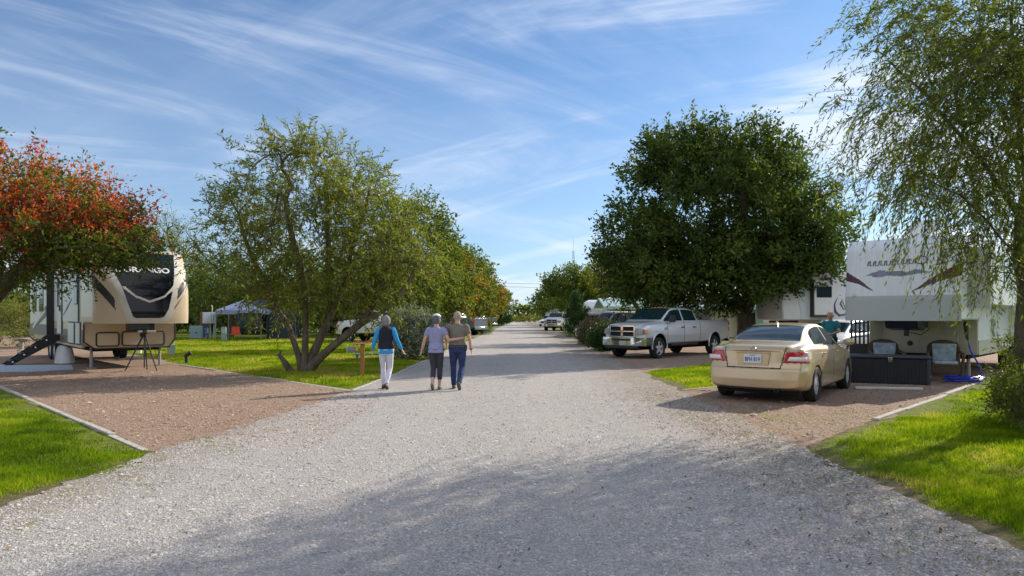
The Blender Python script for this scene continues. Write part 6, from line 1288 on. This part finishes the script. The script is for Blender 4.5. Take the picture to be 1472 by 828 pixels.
    for sd in ('L', 'R'):
        K_, A_, T_ = v(J['knee' + sd]), v(J['ankle' + sd]), v(J['toe' + sd]); he = A_ + (A_ - K_).normalized() * .035 * k; fd = (T_ - he).normalized(); upv = (A_ - he).normalized()
        blob('shoe', [('tube', [he - fd * .045 * k, lerp(he, T_, .45), T_ - fd * .01 * k], [.040 * k, .044 * k, .036 * k]), ('ball', he + upv * .02 * k, .044 * k)] + ([('tube', [he, A_ + upv * .03], [.042 * k, .044 * k])] if opts.get('boot') else []), shoes, root, .009, 3)
    if hair is not None:
        hp = opts.get('hair', 'short')
        if hp == 'bob': hs = [('ball', hd + v((0, -.014, .018)), (.108 * k, .116 * k, .128 * k)), ('ball', hd + v((0, -.035, -.035)), (.104 * k, .088 * k, .098 * k))]
        elif hp == 'short': hs = [('ball', hd + v((0, -.014, .02)), (.091 * k, .106 * k, .117 * k)), ('ball', hd + v((0, -.04, -.03)), (.080 * k, .070 * k, .072 * k))]
        else: hs = [('ball', hd + v((0, -.016, .012)), (.0845 * k, .096 * k, .102 * k))]
        ho = blob('hair', hs, hair, root, .009, 2)
        for vt in ho.data.vertices:                         # keep the face clear
            c_ = vt.co - hd
            if c_.y > .045 * k and c_.z < .05 * k: vt.co.y = hd.y + .045 * k
    for s in (-1, 1): e_ = MB(); e_.ball(hd + v((s * .03, .083, .012)), .0105 * k, 8); e_.build('eye', M('eye_dark', (.03, .02, .015), .2), root)
    for fn in opts.get('extra', []): fn(root, v, hd, k)
    return root
skinm = M('skin', (.46, .25, .18), .55, var=.08, scale=8); skinp = M('skin_pink', (.52, .29, .22), .55, var=.08, scale=8)
def cloth(n, c, v_=.16): return M(n, c, .9, var=v_, scale=7, bump=1.0, bscale=9)
# woman in dark vest
X0, Y0 = (555 - 736) / F * 14.8, 14.8
person('grey haired woman in black vest, blue sleeves and white trousers walking on the left', (X0, Y0), math.radians(4), 1.60,
       dict(head=(0, .012, 1.585), elbowL=(-.265, -.03, 1.14), wristL=(-.315, .03, .89), elbowR=(.265, -.05, 1.14), wristR=(.365, .05, .92), palmL=-1, palmR=1,
            kneeL=(-.075, .10, .50), ankleL=(-.07, .06, .085), toeL=(-.08, .25, .03), kneeR=(.09, .03, .50), ankleR=(.02, -.20, .13), toeR=(.04, -.07, .035)),
       skinm, cloth('blue_sleeve', (.02, .27, .60)), cloth('white_trousers', (.58, .57, .66), .06), cloth('grey_hair', (.20, .19, .19), .35), M('black_shoe', (.02, .02, .02), .6),
       dict(sleeve=1.85, vest=cloth('black_vest', (.010, .012, .022), .3), hair='bob', pants=.93, legw=1.06, sh=.175, hip=.150, hem=.84, slw=1.12, extra=[]))
X1, Y1 = (627 - 736) / F * 14.65, 14.65
def visor(root, v, hd, k):
    q = MB(); q.lathe([(.088 * k, .0), (.096 * k, .004), (.088 * k, .035 * k), (.06 * k, .062 * k), (.001, .072 * k)], 24, 'z', Matrix.Translation(hd + v((0, .006, .062))) @ Matrix.Rotation(-.35, 4, 'X') @ Matrix.Scale(1.12, 4, (0, 1, 0))); o = q.build('cap', M('white_visor', (.75, .78, .85), .6), root)
person('woman in lavender shirt and dark cropped trousers with arm around the man', (X1, Y1), math.radians(-3), 1.62,
       dict(head=(0.01, .012, 1.60), elbowL=(-.27, -.02, 1.13), wristL=(-.345, .05, .90), elbowR=(.30, -.10, 1.15), wristR=(.55, -.165, 1.185), curlR=.12, palmR=1, palmL=-1,
            kneeL=(-.07, .05, .50), ankleL=(-.05, -.22, .16), toeL=(-.06, -.12, .03), kneeR=(.075, .08, .50), ankleR=(.06, .10, .085), toeR=(.07, .29, .03)),
       skinp, cloth('lavender_shirt', (.25, .26, .42)), cloth('charcoal_trousers', (.035, .035, .05)), cloth('dark_grey_hair', (.11, .11, .115), .35), M('olive_shoe', (.16, .17, .12), .8),
       dict(sleeve=.55, hair='short', pants=.62, legw=1.08, sh=.18, hip=.158, hem=.86, cuff=1.1, extra=[visor]))
X2, Y2 = (657 - 736) / F * 14.6, 14.72
def holster(root, v, hd, k):
    q = MB(); q.box(.145 * k, .21 * k, -.09 * k, .0, .86 * k, .99 * k); q.build('holster', M('holster_black', (.015, .015, .015), .6), root, bevel=.015)
    q = MB(); a, b_ = v((.292, .04, .905)), v((.297, .045, .885)); q.tube([a, b_], .034 * k, 12); q.build('wrist_watch', m_black, root)
def belt(root, v, hd, k):
    q = MB(); n = 28; pw = .15 * 1.07; q.tube([v((pw * 1.12 * math.cos(t), .140 * math.sin(t), .975)) for t in np.linspace(0, 2 * math.pi, n)], .016 * k, 6); q.build('belt', M('belt_leather', (.03, .02, .015), .6), root)
person('man in olive shirt and blue jeans walking with a holster on his belt', (X2, Y2), 0, 1.70,
       dict(head=(0, .012, 1.60), elbowL=(-.26, .10, 1.14), wristL=(-.27, .28, .98), elbowR=(.265, -.03, 1.12), wristR=(.295, .05, .88), palmL=-1, palmR=1,
            kneeL=(-.095, .12, .50), ankleL=(-.09, .12, .09), toeL=(-.10, .31, .03), kneeR=(.10, .04, .50), ankleR=(.05, -.26, .17), toeR=(.06, -.13, .03)),
       skinp, cloth('olive_shirt', (.165, .15, .12)), cloth('blue_jeans', (.018, .035, .11), .3), cloth('thin_white_hair', (.30, .27, .25), .25), M('brown_shoe', (.07, .06, .05), .7),
       dict(sleeve=.62, hair='thin', pants=1.0, legw=1.2, sh=.205, hip=.166, depth=1.1, belly=1.12, hem=.95, slw=1.25, extra=[holster, belt]))
Y3 = 20.0; X3 = (1194 - 736) / F * Y3
person('man in teal shirt and black shorts standing behind the gold sedan', (X3, Y3), math.radians(125), 1.74,
       dict(head=(0, .03, 1.59), elbowL=(-.27, .02, 1.13), wristL=(-.16, .24, 1.06), elbowR=(.27, .02, 1.13), wristR=(.14, .25, 1.05), palmL=1, palmR=-1,
            kneeL=(-.10, .03, .50), ankleL=(-.11, -.01, .085), toeL=(-.13, .20, .03), kneeR=(.10, .05, .50), ankleR=(.11, .02, .085), toeR=(.13, .23, .03)),
       skinm, cloth('teal_shirt', (.01, .14, .17)), cloth('black_shorts', (.012, .013, .018)), cloth('sandy_hair', (.32, .26, .22), .2), M('grey_shoe', (.2, .2, .2), .7),
       dict(sleeve=.6, hair='thin', pants=.05, legw=1.25, sh=.20, belly=1.1, slw=1.25, extra=[]))
